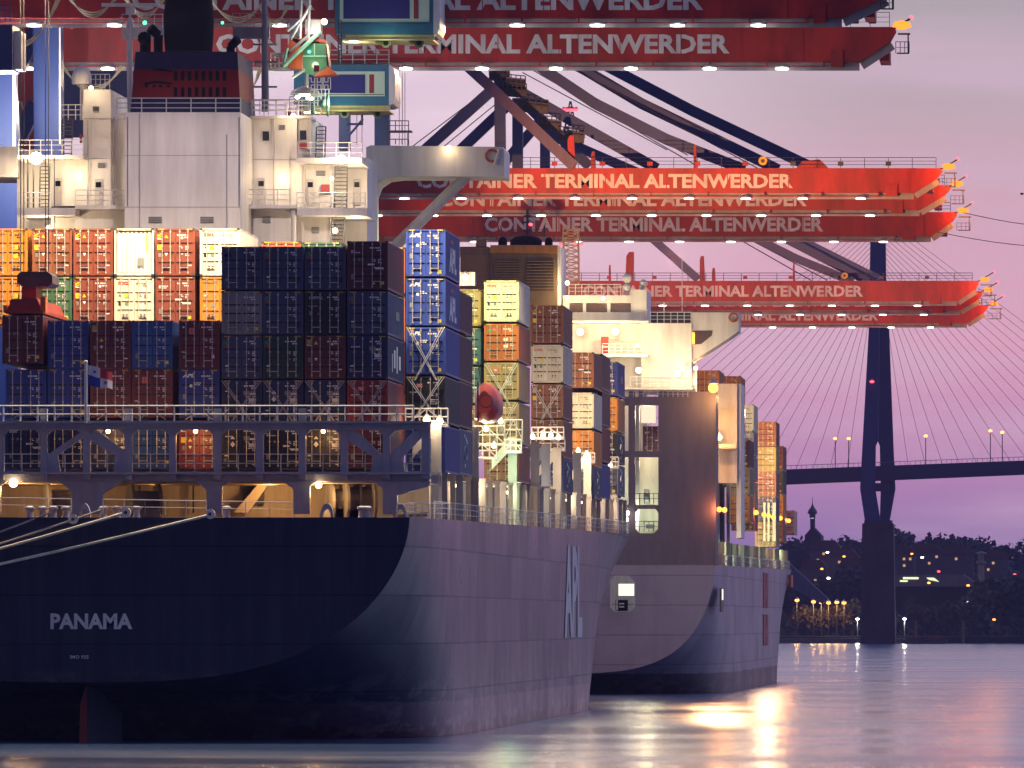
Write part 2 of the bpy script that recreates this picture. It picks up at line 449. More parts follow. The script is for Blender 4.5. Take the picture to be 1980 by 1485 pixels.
# cable-stayed bridge
Y = 2600
M_BRB = mat('bridge_blue_paint', (.020, .035, .17), .55, var=.2, scale=.05)
M_BRD = mat('bridge_deck_paint', (.030, .026, .085), .6, var=.2, scale=.05)
M_PIER = mat('pier_brick', (.075, .04, .05), .9, var=.45, scale=.08, streak=1)
br = thing('cable_stayed_bridge', 'blue cable-stayed bridge with one tall pylon crossing behind the cranes', 'bridge', P(1697, 1240, Y))
mb = MB(M_BRB)
mb.ppx([(1684, 395), (1712, 395), (1713, 560), (1700, 640), (1698, 850), (1693, 862), (1692, 945), (1663, 945), (1680, 632)], Y, 5)
mb.ppx([(1663, 945.2), (1692, 945.2), (1703, 1012), (1673, 1012)], Y, 5)
mb.build('front_pylon_leg', br)
mb = MB(M_BRB)
mb.ppx([(1694, 560), (1716, 560), (1719, 640), (1728, 880), (1731, 945), (1703, 945), (1701, 862), (1696, 850), (1694, 640)], Y + 9, 5)
mb.ppx([(1703, 945.2), (1731, 945.2), (1719, 1012), (1701, 1012)], Y + 9, 5)
mb.build('rear_pylon_leg', br)
mb = MB(M_BRD); mb.bpx(1690, 1718, 934, 950, Y + 5.2, 3.6); mb.bpx(1671, 1724, 1006, 1012, Y - .5, 16); mb.build('cross_beam', br)
mb = MB(M_PIER)
a = [P(1667, 1012, Y - 1), P(1727, 1012, Y - 1), P(1731, 1250, Y - 1), P(1664, 1250, Y - 1)]
mb.prism([(p.x, p.z) for p in a], Y - 1, Y + 17); mb.build('brick_pier', br)
mb = MB(M_BRD)
def deck_y(px): return 901 + (px - 1697) * -.0375
mb.ppx([(900, deck_y(900)), (2600, deck_y(2600)), (2600, deck_y(2600) + 25), (900, deck_y(900) + 32)], Y + 5.4, 3.2); mb.build('bridge_deck', br)
mb = MB(mat('bridge_railing', (.3, .26, .34), .6))
for i in range(60):
    px = 1480 + i * 10; p = P(px, deck_y(px), Y + 5.3); mb.bar(p, p + Vector((0, 0, 1.2)), .12)
mb.bar(P(1470, deck_y(1470) - 7, Y + 5.3), P(2100, deck_y(2100) - 7, Y + 5.3), .16); mb.build('bridge_railing', br)
for i in range(18):
    ty = 420 + i * 9.4
    for sgn in (-1, 1):
        ex = 1697 + sgn * (620 - i * 33)
        mb = MB(M_CABLE)
        off = 5.3 if sgn < 0 else 8.8
        mb.tube(P(1697 + sgn * 12, ty, Y + 2.5), P(ex, deck_y(ex), Y + off), .062, 4); mb.build('stay_cable', br)
lamp(br, P(1686, 738, Y - .6), .7, E_RED, 'warning_light', flat=.6)
for px, py in ((1615, 848), (1641, 848), (1790, 843), (1915, 833), (1938, 836)):
    mb = MB(M_DSTEEL); mb.tube(P(px, deck_y(px), Y + 5.6), P(px, py + 2, Y + 5.6), .14, 5)
    q = P(px, py, Y + 5.6); q2 = mb.build('lamp_post', br); mb = MB(E_SOD); mb.ball(q, .62, E_SOD, 8, .7); mb.build('lamp_head', q2)

# shore buildings and lights
M_SHED = mat('pale_roof_sheet', (.14, .14, .17), .6)
Y = 2760
o = thing('terminal_building', 'long low building with pale curved roof and lit windows right of the bridge pier', 'building', P(1800, 1230, Y))
mb = MB(M_EARTH); mb.bpx(1728, 1885, 1135, 1240, Y, 40); mb.build('wall', o)
mb = MB(M_SHED); mb.ppx([(1722, 1134), (1732, 1112), (1862, 1110), (1895, 1134)], Y - 2, 44); mb.build('roof', o)
mb = MB(em('hall_window_light', (.9, 1, .55), 1.3)); mb.bpx(1746, 1776, 1116, 1120, Y - 2.2, .1); mb.build('window', o)
mb = MB(MATS['hall_window_light']); mb.ppx([(1791, 1117), (1806, 1117), (1816, 1125), (1796, 1121)], Y - 2.2, .1); mb.build('window', o)
mb = MB(MATS['hall_window_light']); mb.bpx(1740, 1755, 1122, 1125, Y - 2.2, .1); mb.build('window', o)
o = thing('lighthouse', 'small round lighthouse tower with gallery right of the pale roof', 'lighthouse', P(1897, 1130, 2700))
mb = MB(mat('pale_plaster', (.2, .19, .22), .8)); c = P(1897, 1150, 2700)
mb.lathe(c, [(1.2, 0), (1.0, 9.5), (1.7, 10.2), (1.7, 10.8), (.9, 11), (.9, 13.2)], 10); mb.build('tower', o, smooth=True)
mb = MB(M_SHED); mb.lathe((c.x, c.y, c.z + 13.2), [(1.9, 0), (1.9, .3), (.2, 1.0)], 10); mb.build('lantern_roof', o)
Y = 2655
o = thing('jetty_house', 'small sunlit-looking orange hut on the jetty at the pier foot', 'hut', P(1697, 1222, Y))
o['label'] = 'small lamp-lit pale hut on the jetty at the foot of the pier'
mb = MB(mat('hut_plaster', (.45, .3, .2), .8)); mb.bpx(1672, 1722, 1198, 1212, Y, 6); mb.build('wall', o)
mb = MB(M_ORANGE); mb.ppx([(1664, 1218), (1674, 1211), (1722, 1211), (1728, 1218)], Y - 1, 8); mb.build('roof', o)
for px, lab in ((1658, 'left jetty lamp beside the lamp-lit hut'), (1698, 'middle jetty lamp in front of the lamp-lit hut'), (1749, 'right jetty lamp beside the lamp-lit hut')):
    o = thing('jetty_lamp', lab, 'lamp', P(px, 1240, Y - 12), 'jetty lamps')
    mb = MB(M_DSTEEL); mb.tube(P(px, 1242, Y - 12), P(px, 1198, Y - 12), .15, 5); mb.build('post', o)
    lamp(o, P(px, 1197, Y - 12), .55, E_COOL, 'lamp_head', 2500, COOL, (0, -1.5, -1), .6)
for px, lab in ((1770, 'pale mooring dolphin pile standing right of the jetty'), (1862, 'dark mooring pile nearer the right shore')):
    mb = MB(mat('weathered_pile', (.2, .13, .08), .8)); mb.tube(P(px, 1248, 2600) , P(px, 1200, 2600), .45, 8)
    tag(mb.build('mooring_pile'), lab, 'pile', 'mooring piles by the far shore')
for px0, px1, lab in ((1742, 1790, 'low moored barge with rusty hold cover at the far jetty'), (1782, 1832, 'second low barge lying just right of the first at the far jetty')):
    mb = MB(M_DSTEEL); mb.ppx([(px0, 1236), (px1, 1236), (px1 - 4, 1245), (px0 + 3, 1245)], 2560, 8)
    q = thing('barge', lab, 'barge', P((px0 + px1) / 2, 1244, 2560), 'barges at the far jetty'); mb.build('hull', q)
    mb = MB(mat('rusty_sheet', (.2, .06, .025), .8)); mb.ppx([(px0 + 8, 1236), (px0 + 14, 1231), (px1 - 14, 1231), (px1 - 8, 1236)], 2562, 4); mb.build('hold_cover', q)
o = tag(MB(M_CONC).box(X(1500, 2630), X(1760, 2630), 2620, 2640, -2, 1.6).build('jetty'), kind='structure')
# pale sloping conveyor between ship and trees
mb = MB(mat('conveyor_cladding', (.10, .11, .2), .6, var=.3))
mb.ppx([(1500, 1062), (1536, 1098), (1602, 1158), (1590, 1168), (1500, 1120)], 2640, 6)
tag(mb.build('sloping_conveyor'), 'pale blue sloping conveyor gallery on the shore behind the far bow', 'conveyor')
rd = random.Random(5)
for i, (px, py, e) in enumerate(((1541, 1161, E_SOD), (1573, 1164, E_SOD), (1588, 1165, E_SOD), (1602, 1166, E_SOD), (1618, 1165, E_SOD), (1632, 1166, E_SOD))):
    o = thing('shore_lamp', 'one of the orange street lamps in a row on the left shore', 'street lamp', P(px, 1225, 2690), 'orange street lamps on the left shore')
    mb = MB(M_DSTEEL); mb.tube(P(px, 1228, 2690), P(px, py, 2690), .14, 5); mb.build('post', o)
    lamp(o, P(px, py, 2690), .75, E_SOD, 'lamp_head', 1600, SODIUM, (0, -2, -1.5), .6)
for px, py, e, Y, lab in ((1602, 1118, E_COOL, 2750, 'white lamp among the trees left of the pier'),
        (1796, 1127, E_SOD, 2740, 'orange lamp in front of the pale curved roof'), (1892, 1126, E_SOD, 2690, 'bright orange lamp at the lighthouse foot'),
        (1872, 1132, E_SOD, 2690, 'small orange lamp left of the lighthouse'), (1783, 1078, E_COOL, 3000, 'white lamp on the hillside right of the pier'),
        (1763, 1071, E_ORG, 3000, 'faint orange lamp on the hillside beside the pier'), (1600, 1068, E_WARM, 3000, 'warm lit house lamp below the church'),
        (1632, 1076, E_ORG, 3000, 'dim orange lamp on the slope left of the pier'), (1589, 1100, E_ORG, 2900, 'dim orange lamp between the slope trees'),
        (1815, 1105, E_RED, 2740, 'red roof light on the pale curved roof'), (1962, 1111, E_RED, 2800, 'red light above the big round shore tree'),
        (1972, 1124, E_ORG, 2700, 'orange lamp right of the big round shore tree'), (1882, 1152, E_SOD, 2690, 'orange lamp low at the lighthouse car park'),
        (1872, 1165, E_COOL, 2690, 'pale lamp low on the right shore'), (1922, 1198, E_ORG, 2650, 'small orange lamp near the water at right')):
    q = thing('distant_lamp', lab, 'lamp', P(px, py + 14, Y), 'scattered lamps on the far shore')
    mb = MB(M_DSTEEL); mb.tube(P(px, py + 14, Y), P(px, py, Y), .1, 4); mb.build('post', q)
    mb = MB(e); mb.ball(P(px, py, Y), .55, e, 8, .6); mb.build('lamp_head', q)
rd = random.Random(11)
M_HOUSE = mat('house_wall', (.12, .10, .12), .8); M_HROOF = mat('house_roof', (.12, .05, .04), .8)
E_WIN = em('house_window_light', (1, .55, .2), .7)
for i, (px, py, Y, lab) in enumerate(((1597, 1062, 3080, 'pale house with lit windows on the slope under the church'), (1628, 1078, 3020, 'house with lit window on the slope left of the pier'), (1745, 1072, 3050, 'white-walled house on the slope right of the pier'), (1575, 1100, 2960, 'small house low on the slope with a lit window'),
        (1650, 1098, 2980, 'house half behind trees left of the pier'), (1792, 1068, 3120, 'house on the upper slope right of the pier with two lit windows'), (1850, 1072, 3100, 'dim house on the upper slope above the terminal roof'), (1925, 1080, 3080, 'dim house on the slope right of the lighthouse'))):
    w = rd.uniform(9, 14); h = rd.uniform(5, 7); c = P(px, py, Y)
    o = thing('house', lab, 'house', (c.x, Y, c.z - h - 3), 'houses on the slope')
    mb = MB(M_HOUSE); mb.box(c.x - w / 2, c.x + w / 2, Y - 12, Y - 2, c.z - h - 3, c.z); mb.build('wall', o)
    mb = MB(M_HROOF); mb.prism([(c.x - w / 2 - .5, c.z), (c.x + w / 2 + .5, c.z), (c.x + w / 2 - 2, c.z + 3.2), (c.x - w / 2 + 2, c.z + 3.2)], Y - 12.5, Y - 1.5); mb.build('roof', o)
    for k in range(rd.randint(1, 3)):
        x = c.x + rd.uniform(-.4, .3) * w; z = c.z - rd.choice((2.2, 4.6)); mb = MB(E_WIN); mb.box(x, x + .9, Y - 12.08, Y - 12.02, z, z + .9); mb.build('window', o)
# far lattice pylons and overhead lines
def lattice(name, lab, cat, px, y0, y1, w0, w1, Y, n=9, group=None):
    mb = MB(M_DSTEEL); d = (w0 * Y / F)
    def cn(i, sx_, sy_):
        f = i / n; w = (w0 + (w1 - w0) * f) * Y / F / 2
        return Vector((X(px, Y) + sx_ * w, Y + sy_ * w, Z(y0 + (y1 - y0) * f, Y)))
    r = .07 * Y / 900
    for a, b in (((-1, -1), (1, -1)), ((1, -1), (1, 1)), ((1, 1), (-1, 1)), ((-1, 1), (-1, -1))):
        mb.bar(cn(0, *a), cn(n, *a), r * 1.8)
        for i in range(n):
            mb.bar(cn(i, *a), cn(i + 1, *b), r); mb.bar(cn(i, *b), cn(i + 1, *a), r); mb.bar(cn(i, *a), cn(i, *b), r)
    o = thing(name, lab, cat, P(px, y0, Y), group); mb.build('lattice_frame', o); return o
o = lattice('lattice_mast', 'dark lattice mast with red lights behind the ochre funnel', 'mast', 1104, 620, 440, 32, 28, 900, 16)
for px, py in ((1084, 473), (1112, 471), (1124, 473)): lamp(o, P(px, py, 899), .22, E_RED, 'warning_light', flat=.7)
o = lattice('transmission_tower', 'far transmission tower with red lights behind the blue crane frames', 'pylon', 1103, 300, 196, 40, 2, 1900, 10)
for px in (1090, 1096, 1102, 1108, 1114): lamp(o, P(px, 213, 1898), .5, E_RED, 'warning_light', flat=.7)
mb = MB(M_CABLE)
for i, (a, b) in enumerate((((1862, 411), (2100, 440)), ((1814, 449), (2100, 480)))):
    q = MB(M_CABLE); pts = [Vector(P(a[0], a[1], 1010)).lerp(P(b[0], b[1], 1010), k / 8) - Vector((0, 0, .5 * math.sin(math.pi * k / 8))) for k in range(9)]
    q.path(pts, .045); tag(q.build('guy_cable'), ('upper' if i == 0 else 'lower') + ' thin dark cable running right from the red boom tip', 'cable', 'cables from the boom tips')
# ------------------------------------------------------------------ hulls
def hull_material(name, zones, rough, seam=.5, streak_col=(.05, .042, .055), scuff=(.40, .32, .33)):
    """painted steel shell: colour zones by height above water, plate seams, rust runs and scuffs"""
    m = bpy.data.materials.new(name); m.use_nodes = True
    t = m.node_tree; b = t.nodes['Principled BSDF']
    g = t.nodes.new('ShaderNodeNewGeometry'); sp = t.nodes.new('ShaderNodeSeparateXYZ'); t.links.new(g.outputs['Position'], sp.inputs[0])
    def noise(sc, stretch, det=5):
        mp = t.nodes.new('ShaderNodeMapping'); mp.inputs['Scale'].default_value = stretch
        t.links.new(g.outputs['Position'], mp.inputs[0]); n = t.nodes.new('ShaderNodeTexNoise')
        n.inputs['Scale'].default_value = sc; n.inputs['Detail'].default_value = det; n.inputs['Roughness'].default_value = .65
        t.links.new(mp.outputs[0], n.inputs['Vector']); return n.outputs[0]
    def mr(v, a, b_, c, d):
        n = t.nodes.new('ShaderNodeMapRange')
        for i, x in enumerate((a, b_, c, d)): n.inputs[i + 1].default_value = x
        t.links.new(v, n.inputs[0]); return n.outputs[0]
    def mix(f, a, c):
        n = t.nodes.new('ShaderNodeMix'); n.data_type = 'RGBA'; t.links.new(f, n.inputs[0])
        for i, v in ((6, a), (7, c)):
            if isinstance(v, tuple): n.inputs[i].default_value = v + (1,)
            else: t.links.new(v, n.inputs[i])
        return n.outputs[2]
    edge = noise(.35, (1, 1, .6)); streak = noise(1.1, (1, .55, .06)); cloud = noise(.12, (1, 1, 1))
    col = zones[0][1]
    for z, c in zones[1:]:
        zz = t.nodes.new('ShaderNodeMath'); zz.operation = 'MULTIPLY_ADD'; zz.inputs[1].default_value = .5; t.links.new(edge, zz.inputs[0]); t.links.new(sp.outputs[2], zz.inputs[2])
        col = mix(mr(zz.outputs[0], z + .22, z + .3, 0, 1), col, c)
    col = mix(mr(streak, .55, .75, 0, .2), col, streak_col)
    col = mix(mr(cloud, .45, .7, 0, .3), col, (.03, .03, .06))
    low = t.nodes.new('ShaderNodeMath'); low.operation = 'MULTIPLY'
    t.links.new(mr(sp.outputs[2], 1.0, 4.4, 1, 0), low.inputs[0]); t.links.new(mr(noise(.5, (1, .5, 1.4)), .5, .6, 0, .55), low.inputs[1])
    col = mix(low.outputs[0], col, scuff)
    cb = t.nodes.new('ShaderNodeCombineXYZ'); t.links.new(sp.outputs[1], cb.inputs[0]); t.links.new(sp.outputs[2], cb.inputs[1])
    br_ = t.nodes.new('ShaderNodeTexBrick'); br_.inputs['Scale'].default_value = 1.0; br_.inputs['Mortar Size'].default_value = .05
    br_.inputs['Brick Width'].default_value = 11.0; br_.inputs['Row Height'].default_value = 2.9; br_.offset = .35
    br_.inputs['Color1'].default_value = (1, 1, 1, 1); br_.inputs['Color2'].default_value = (.8, .8, .8, 1); br_.inputs['Mortar'].default_value = (.2, .2, .2, 1)
    t.links.new(cb.outputs[0], br_.inputs['Vector'])
    spc = t.nodes.new('ShaderNodeMath'); spc.operation = 'MULTIPLY'; t.links.new(mr(br_.outputs['Fac'], 0, 1, .5, .25), spc.inputs[0]); t.links.new(mr(streak, .4, .72, 1, .45), spc.inputs[1]); t.links.new(spc.outputs[0], b.inputs['Specular IOR Level'])
    bn = t.nodes.new('ShaderNodeBump'); bn.inputs['Strength'].default_value = seam; bn.inputs['Distance'].default_value = .1
    t.links.new(br_.outputs[0], bn.inputs['Height'])
    sm = t.nodes.new('ShaderNodeMath'); sm.operation = 'MULTIPLY'; sm.inputs[1].default_value = .28; t.links.new(br_.outputs['Fac'], sm.inputs[0])
    col = mix(sm.outputs[0], col, (.004, .004, .006)); t.links.new(col, b.inputs['Base Color'])
    b2 = t.nodes.new('ShaderNodeBump'); b2.inputs['Strength'].default_value = .09; b2.inputs['Distance'].default_value = .08
    t.links.new(noise(.3, (1, .35, .6), 3), b2.inputs['Height']); t.links.new(bn.outputs[0], b2.inputs['Normal'])
    t.links.new(b2.outputs[0], b.inputs['Normal'])
    ro = t.nodes.new('ShaderNodeMath'); ro.operation = 'ADD'; t.links.new(mr(cloud, .35, .7, rough, rough + .1), ro.inputs[0]); t.links.new(mr(br_.outputs[0], .8, 1, .08, 0), ro.inputs[1]); t.links.new(ro.outputs[0], b.inputs['Roughness'])
    MATS[name] = m
    return m
def make_hull(parent, cx, st, bow, hm_, deckm, name='hull'):
    """st: rows (Y, half breadth, bottom z, deck z, p, k); bow: (start at water, start at deck, end at water, end at deck)"""
    n = 30; rows = []
    for Y, B, zb, zd, p, k in st:
        row = []
        for i in range(n + 1):
            th = i / n * math.pi / 2
            u = math.sin(th) ** (1.0 if p < 6 else .8); fr = (1 - (1 - u ** p) ** k) if u < 1 else 1
            if i == n: fr, u = 1, 1
            z = zb + (zd - zb) * fr
            f = max(0., min(1., z / 14.))
            y0 = bow[0] + (bow[1] - bow[0]) * f; y1 = bow[2] + (bow[3] - bow[2]) * f
            q = max(0., (Y - y0) / (y1 - y0)); hb = B * u * max(.004, 1 - min(q, 1) ** 2.1)
            row.append((hb, min(Y, y1), z))
        rows.append(row)
    mb = MB(hm_); vs = []; idx = {}
    for j, row in enumerate(rows):
        for s_ in (-1, 1):
            for i, (hb, Y, z) in enumerate(row):
                idx[(j, s_, i)] = len(vs); vs.append((cx + s_ * hb, Y, z))
    fs = []
    for j in range(len(rows) - 1):
        for i in range(n):
            fs.append((idx[(j, 1, i)], idx[(j + 1, 1, i)], idx[(j + 1, 1, i + 1)], idx[(j, 1, i + 1)]))
            fs.append((idx[(j, -1, i)], idx[(j, -1, i + 1)], idx[(j + 1, -1, i + 1)], idx[(j + 1, -1, i)]))
    mb.add(vs, fs, hm_)
    r0 = rows[0]
    for i in range(n):                                # transom, built in strips from keel to deck
        a, b = r0[i], r0[i + 1]
        mb.add([(cx - a[0], a[1], a[2]), (cx + a[0], a[1], a[2]), (cx + b[0], b[1], b[2]), (cx - b[0], b[1], b[2])], [(0, 1, 2, 3)], hm_)
    o = mb.build(name, parent, smooth=True)
    dk = MB(deckm)
    for j in range(len(rows) - 1):
        a, b = rows[j][-1], rows[j + 1][-1]
        dk.add([(cx - a[0], a[1], a[2] - .02), (cx + a[0], a[1], a[2] - .02), (cx + b[0], b[1], b[2] - .02), (cx - b[0], b[1], b[2] - .02)], [(0, 1, 2, 3)], deckm)
    dk.build('deck', parent)
    return o

M_HULL1 = hull_material('navy_hull_paint', [(-20, (.14, .035, .04)), (.7, (.17, .09, .115)), (2.2, (.009, .013, .042))], .26, .3)
M_HULL2 = hull_material('mauve_grey_hull_paint', [(-20, (.03, .008, .014)), (2.0, (.30, .24, .29))], .34, .25, (.20, .14, .16), (.20, .09, .09))
M_DECK = mat('deck_paint', (.16, .07, .06), .8)
M_COAM = mat('coaming_paint', (.50, .43, .36), .85, var=.25, streak=.1, spec=.15)
M_POST = mat('lashing_post_paint', (.56, .52, .48), .8, var=.2, spec=.15)
# ---- first ship
CX1 = -58.3
ship1 = thing('container_ship', 'dark navy container ship in front with its flat stern towards us and a white deckhouse', 'container ship', (CX1, 492, 0))
def d1(Y): return 13.3 + (Y - 492) * .0062
st = [(492, 19.55, 3.55, d1(492), 3, .55), (494, 19.75, 3.4, d1(494), 3.1, .53), (496.5, 19.9, 3.1, d1(496), 3.4, .50), (499.5, 20.0, 2.6, d1(499), 4, .46),
      (503, 20.1, 1.7, d1(503), 4.8, .42), (508, 20.2, -.4, d1(508), 6, .36), (514, 20.25, -3.6, d1(514), 8, .29), (521, 20.25, -6.6, d1(521), 10, .22), (530, 20.25, -8, d1(530), 13, .14)]
st += [(Y, 20.25, -8, d1(Y), 14, .12) for Y in (560, 600, 640, 650, 660, 670, 680, 690, 700, 710, 720, 730, 740, 750, 760, 770, 780, 788, 794)]
make_hull(ship1, CX1, st, (652, 726, 762, 796), M_HULL1, M_DECK)
mb = MB(M_LETTER)
YT = 491.96
mb.text('PANAMA', X(97.5, YT), X(256, YT), Z(1216.5, YT), Z(1186, YT), YT, bold=.035); mb.build('port_lettering', ship1)
mb = MB(M_LETTER); mb.text('IMO 935', X(135.5, YT), X(171.5, YT), Z(1274, YT), Z(1267, YT), YT); mb.build('number_lettering', ship1)
mb = MB(M_LETTER); mb.text_side('APL', 632, 655, 5.9, 13.0, CX1 + 20.30, bold=.04); mb.build('side_lettering', ship1)
# rudder: blade trailing below the counter
mb = MB(mat('red_boot_paint', (.30, .045, .03), .6)); YR = 494.5
a, b = X(150, YR), X(167, YR)
mb.prism([(a, -3), (b, -3), (b, Z(1322, YR)), (a + .15, Z(1362, YR))], YR, YR + .5)
mb.build('rudder', ship1)
mb = MB(mat('blue_black_rudder_side', (.03, .035, .07), .6)); mb.add([(b, YR + .4, -3), (b + 1.5, YR + 5.5, -3), (b + 1.5, YR + 5.5, 1.6), (b + .7, YR + 3, Z(1345, YR)), (b, YR + .4, Z(1322, YR)), (b - .4, YR + .5, -3), (b + 1.1, YR + 5.6, -3), (b + 1.1, YR + 5.6, 1.6), (b + .3, YR + 3.1, Z(1345, YR)), (b - .4, YR + .5, Z(1322, YR))], [(0, 1, 2, 3, 4), (9, 8, 7, 6, 5), (1, 6, 7, 2), (2, 7, 8, 3), (3, 8, 9, 4)]); mb.build('rudder_blade', ship1)

# ---- first ship: stern house, two storeys of openings
YB = 496.5
pc = [(-8, 7), (78, 91), (160, 174), (241, 255), (327, 340), (413, 427), (494.5, 509), (577, 591), (658, 672), (740, 754), (815, 831)]
mb = MB(M_GREYP)
for a, b in pc: mb.bpx(a, b, 790 if (a, b) in ((78, 91), (241, 255), (413, 427), (577, 591)) else 830, 913, YB, .5)
mb.build('stern_post', ship1)
mb = MB(M_GREYP); mb.bpx(-80, 831, 818, 831, YB - .12, .7); mb.bpx(-80, 831, 814, 818, YB - .5, 1.6)
for (a, b), (c, d) in zip(pc, pc[1:]):
    for x0, s_ in ((b, 1), (c, -1)):
        mb.ppx([(x0, 831), (x0 + s_ * 11, 831), (x0, 842)], YB + .02, .3)
mb.build('upper_girder', ship1)
mb = MB(M_GREYP); mb.bpx(-80, 831, 912, 917, YB - .6, 2.0); mb.bpx(-80, 829, 917, 931, YB - .1, .7)
for a, b in pc: mb.ppx([(a, 917), (b, 917), (b, 928), (a, 924)], YB - .5, .4)
mb.build('lower_girder', ship1)
for pts in ([(91, 880), (160, 833), (160, 846), (112, 880), (116, 912), (91, 912)], [(174, 836), (190, 833), (241, 872), (241, 912), (220, 912), (222, 880), (174, 852)],
            [(672, 836), (690, 833), (740, 882), (740, 912), (716, 912), (722, 884), (672, 852)], [(754, 880), (800, 833), (815, 833), (815, 846), (778, 884), (782, 912), (754, 912)]):
    mb = MB(M_GREYP); mb.ppx(pts, YB + .08, .35); mb.build('knee_brace', ship1)
mb = MB(M_RAIL)
mb.rail(P(-60, 817, YB - .4), P(800, 817, YB - .4), 1.0, 26, 2, .05, M_RAIL); mb.build('upper_railing', ship1)
mb = MB(M_RAIL)
for (a, b), (c, d) in zip(pc, pc[1:]):
    for y in (878, 896): mb.tube(P(b, y, YB + .2), P(c, y, YB + .2), .03, 5)
    mb.tube(P((b + c) / 2, 912, YB + .2), P((b + c) / 2, 878, YB + .2), .03, 5)
mb.build('middle_railing', ship1)
# mooring deck: pillars with chamfered openings
mb = MB(M_GREYP)
def pillar(x0, x1, l, r):
    mb.bpx(x0, x1, 931, 994, YB - .2, .6)
    if l: mb.ppx([(x0, 931), (x0 - l, 931), (x0, 931 + l * .75)], YB - .2, .6)
    if r: mb.ppx([(x1, 931), (x1 + r, 931), (x1, 931 + r * .6)], YB - .2, .6)
pillar(138, 199, 24, 38); pillar(399, 429, 22, 16); pillar(567, 599, 20, 14); pillar(740, 768, 18, 0); pillar(-12, 0, 0, 14)
mb.ppx([(768, 931), (831, 931), (829, 940), (768, 958)], YB - .2, .6)
mb.build('mooring_deck_pillar', ship1)
mb = MB(M_COAM); mb.bpx(-80, 826, 931, 1000, 507, .3); mb.bpx(-80, 826, 931, 934, YB + .6, 10); mb.build('inner_bulkhead', ship1)
mb = MB(M_COAM); mb.ppx([(452, 991), (500, 935), (520, 935), (480, 991)], 505, .4); mb.ppx([(700, 940), (712, 940), (716, 992), (704, 992)], 505, .4)
mb.ppx([(768, 958), (829, 941), (829, 990), (768, 995)], 506, .3); mb.build('inner_frame', ship1)
mb = MB(M_DSTEEL)
for x in (268, 296, 372): mb.bpx(x, x + 3, 935, 992, 506.4, .3)
mb.bpx(470, 510, 940, 975, 506.5, .3); mb.build('pipe_run', ship1)
M_DRUM = mat('winch_grey', (.24, .24, .26), .6)
for px, r, lab in ((88, 1.25, None), (250, 1.1, None), (662, 1.55, None), (635, 1.3, None)):
    mb = MB(M_DRUM); c = P(px, 968, 501)
    mb.tube(c, c + Vector((1.6 if px > 600 else 1.9, .5, 0)), r * .55, 14)
    for q in (0, 1.6): mb.tube(c + Vector((q, q * .3, 0)), c + Vector((q + .16, q * .3 + .05, 0)), r, 18)
    mb.bpx(px - 12, px + 60, 984, 1000, 500.6, 1.4, M_GREYP)
    mb.build('mooring_winch', ship1)
M_BOLL = mat('bollard_paint', (.30, .33, .42), .55)
for px in (58, 82, 103, 128, 200, 226, 264, 438, 700, 710):
    mb = MB(M_BOLL); c = P(px, 1001, 493.4); mb.lathe(c, [(.26, 0), (.2, .1), (.19, .45), (.3, .5), (.3, .62), (.1, .7)], 10); mb.build('bollard', ship1, smooth=True)
for px, w in ((163, 24), (632, 26), (774, 26)):          # chocks
    mb = MB(M_GREYP); a, b = X(px - w / 2, 492.5), X(px + w / 2, 492.5); z0 = Z(1001, 492.5); n = 12
    ou = [(math.cos(t), math.sin(t)) for t in [math.pi * i / n for i in range(n + 1)]]
    m_, hw, hh = (a + b) / 2, (b - a) / 2, .85
    for (c0, s0), (c1, s1) in zip(ou, ou[1:]):
        mb.prism([(m_ + hw * c0, z0 + hh * s0), (m_ + hw * c1, z0 + hh * s1), (m_ + hw * .62 * c1, z0 + hh * .6 * s1), (m_ + hw * .62 * c0, z0 + hh * .6 * s0)], 492.4, 492.9)
    mb.build('chock', ship1)
for px, py in ((141, 1004), (243, 991), (406, 994)):     # roller fairleads
    mb = MB(M_WHITE); c = P(px, py, 491.7); mb.tube(c, c + Vector((0, .3, 0)), .29, 16); mb.tube(c - Vector((0, .06, 0)), c, .1, 10, m=M_DSTEEL); mb.build('fairlead', ship1)
mb = MB(M_RAIL)
for a, b in ((0, 138), (199, 280), (280, 399), (429, 567), (768, 800)): mb.rail(P(a, 990 + a * .016, 492.3), P(b, 990 + b * .016, 492.3), .85, max(2, int((b - a) / 38)), 2, .03)
mb.rail(P(790, 1003, 493), P(868, 1004, 504), .95, 6, 3, .03); mb.build('stern_railing', ship1)
mb = MB(M_RAIL)
for i in range(9):
    Y0, Y1 = 504 + i * 25, 504 + i * 25 + 25
    mb.rail((CX1 + 20.1, Y0, d1(Y0)), (CX1 + 20.1, Y1, d1(Y1)), 1.05, 9, 3, .03)
mb.build('side_railing', ship1)
def base1(Y): return 16.3 + (Y - 500) * .0064
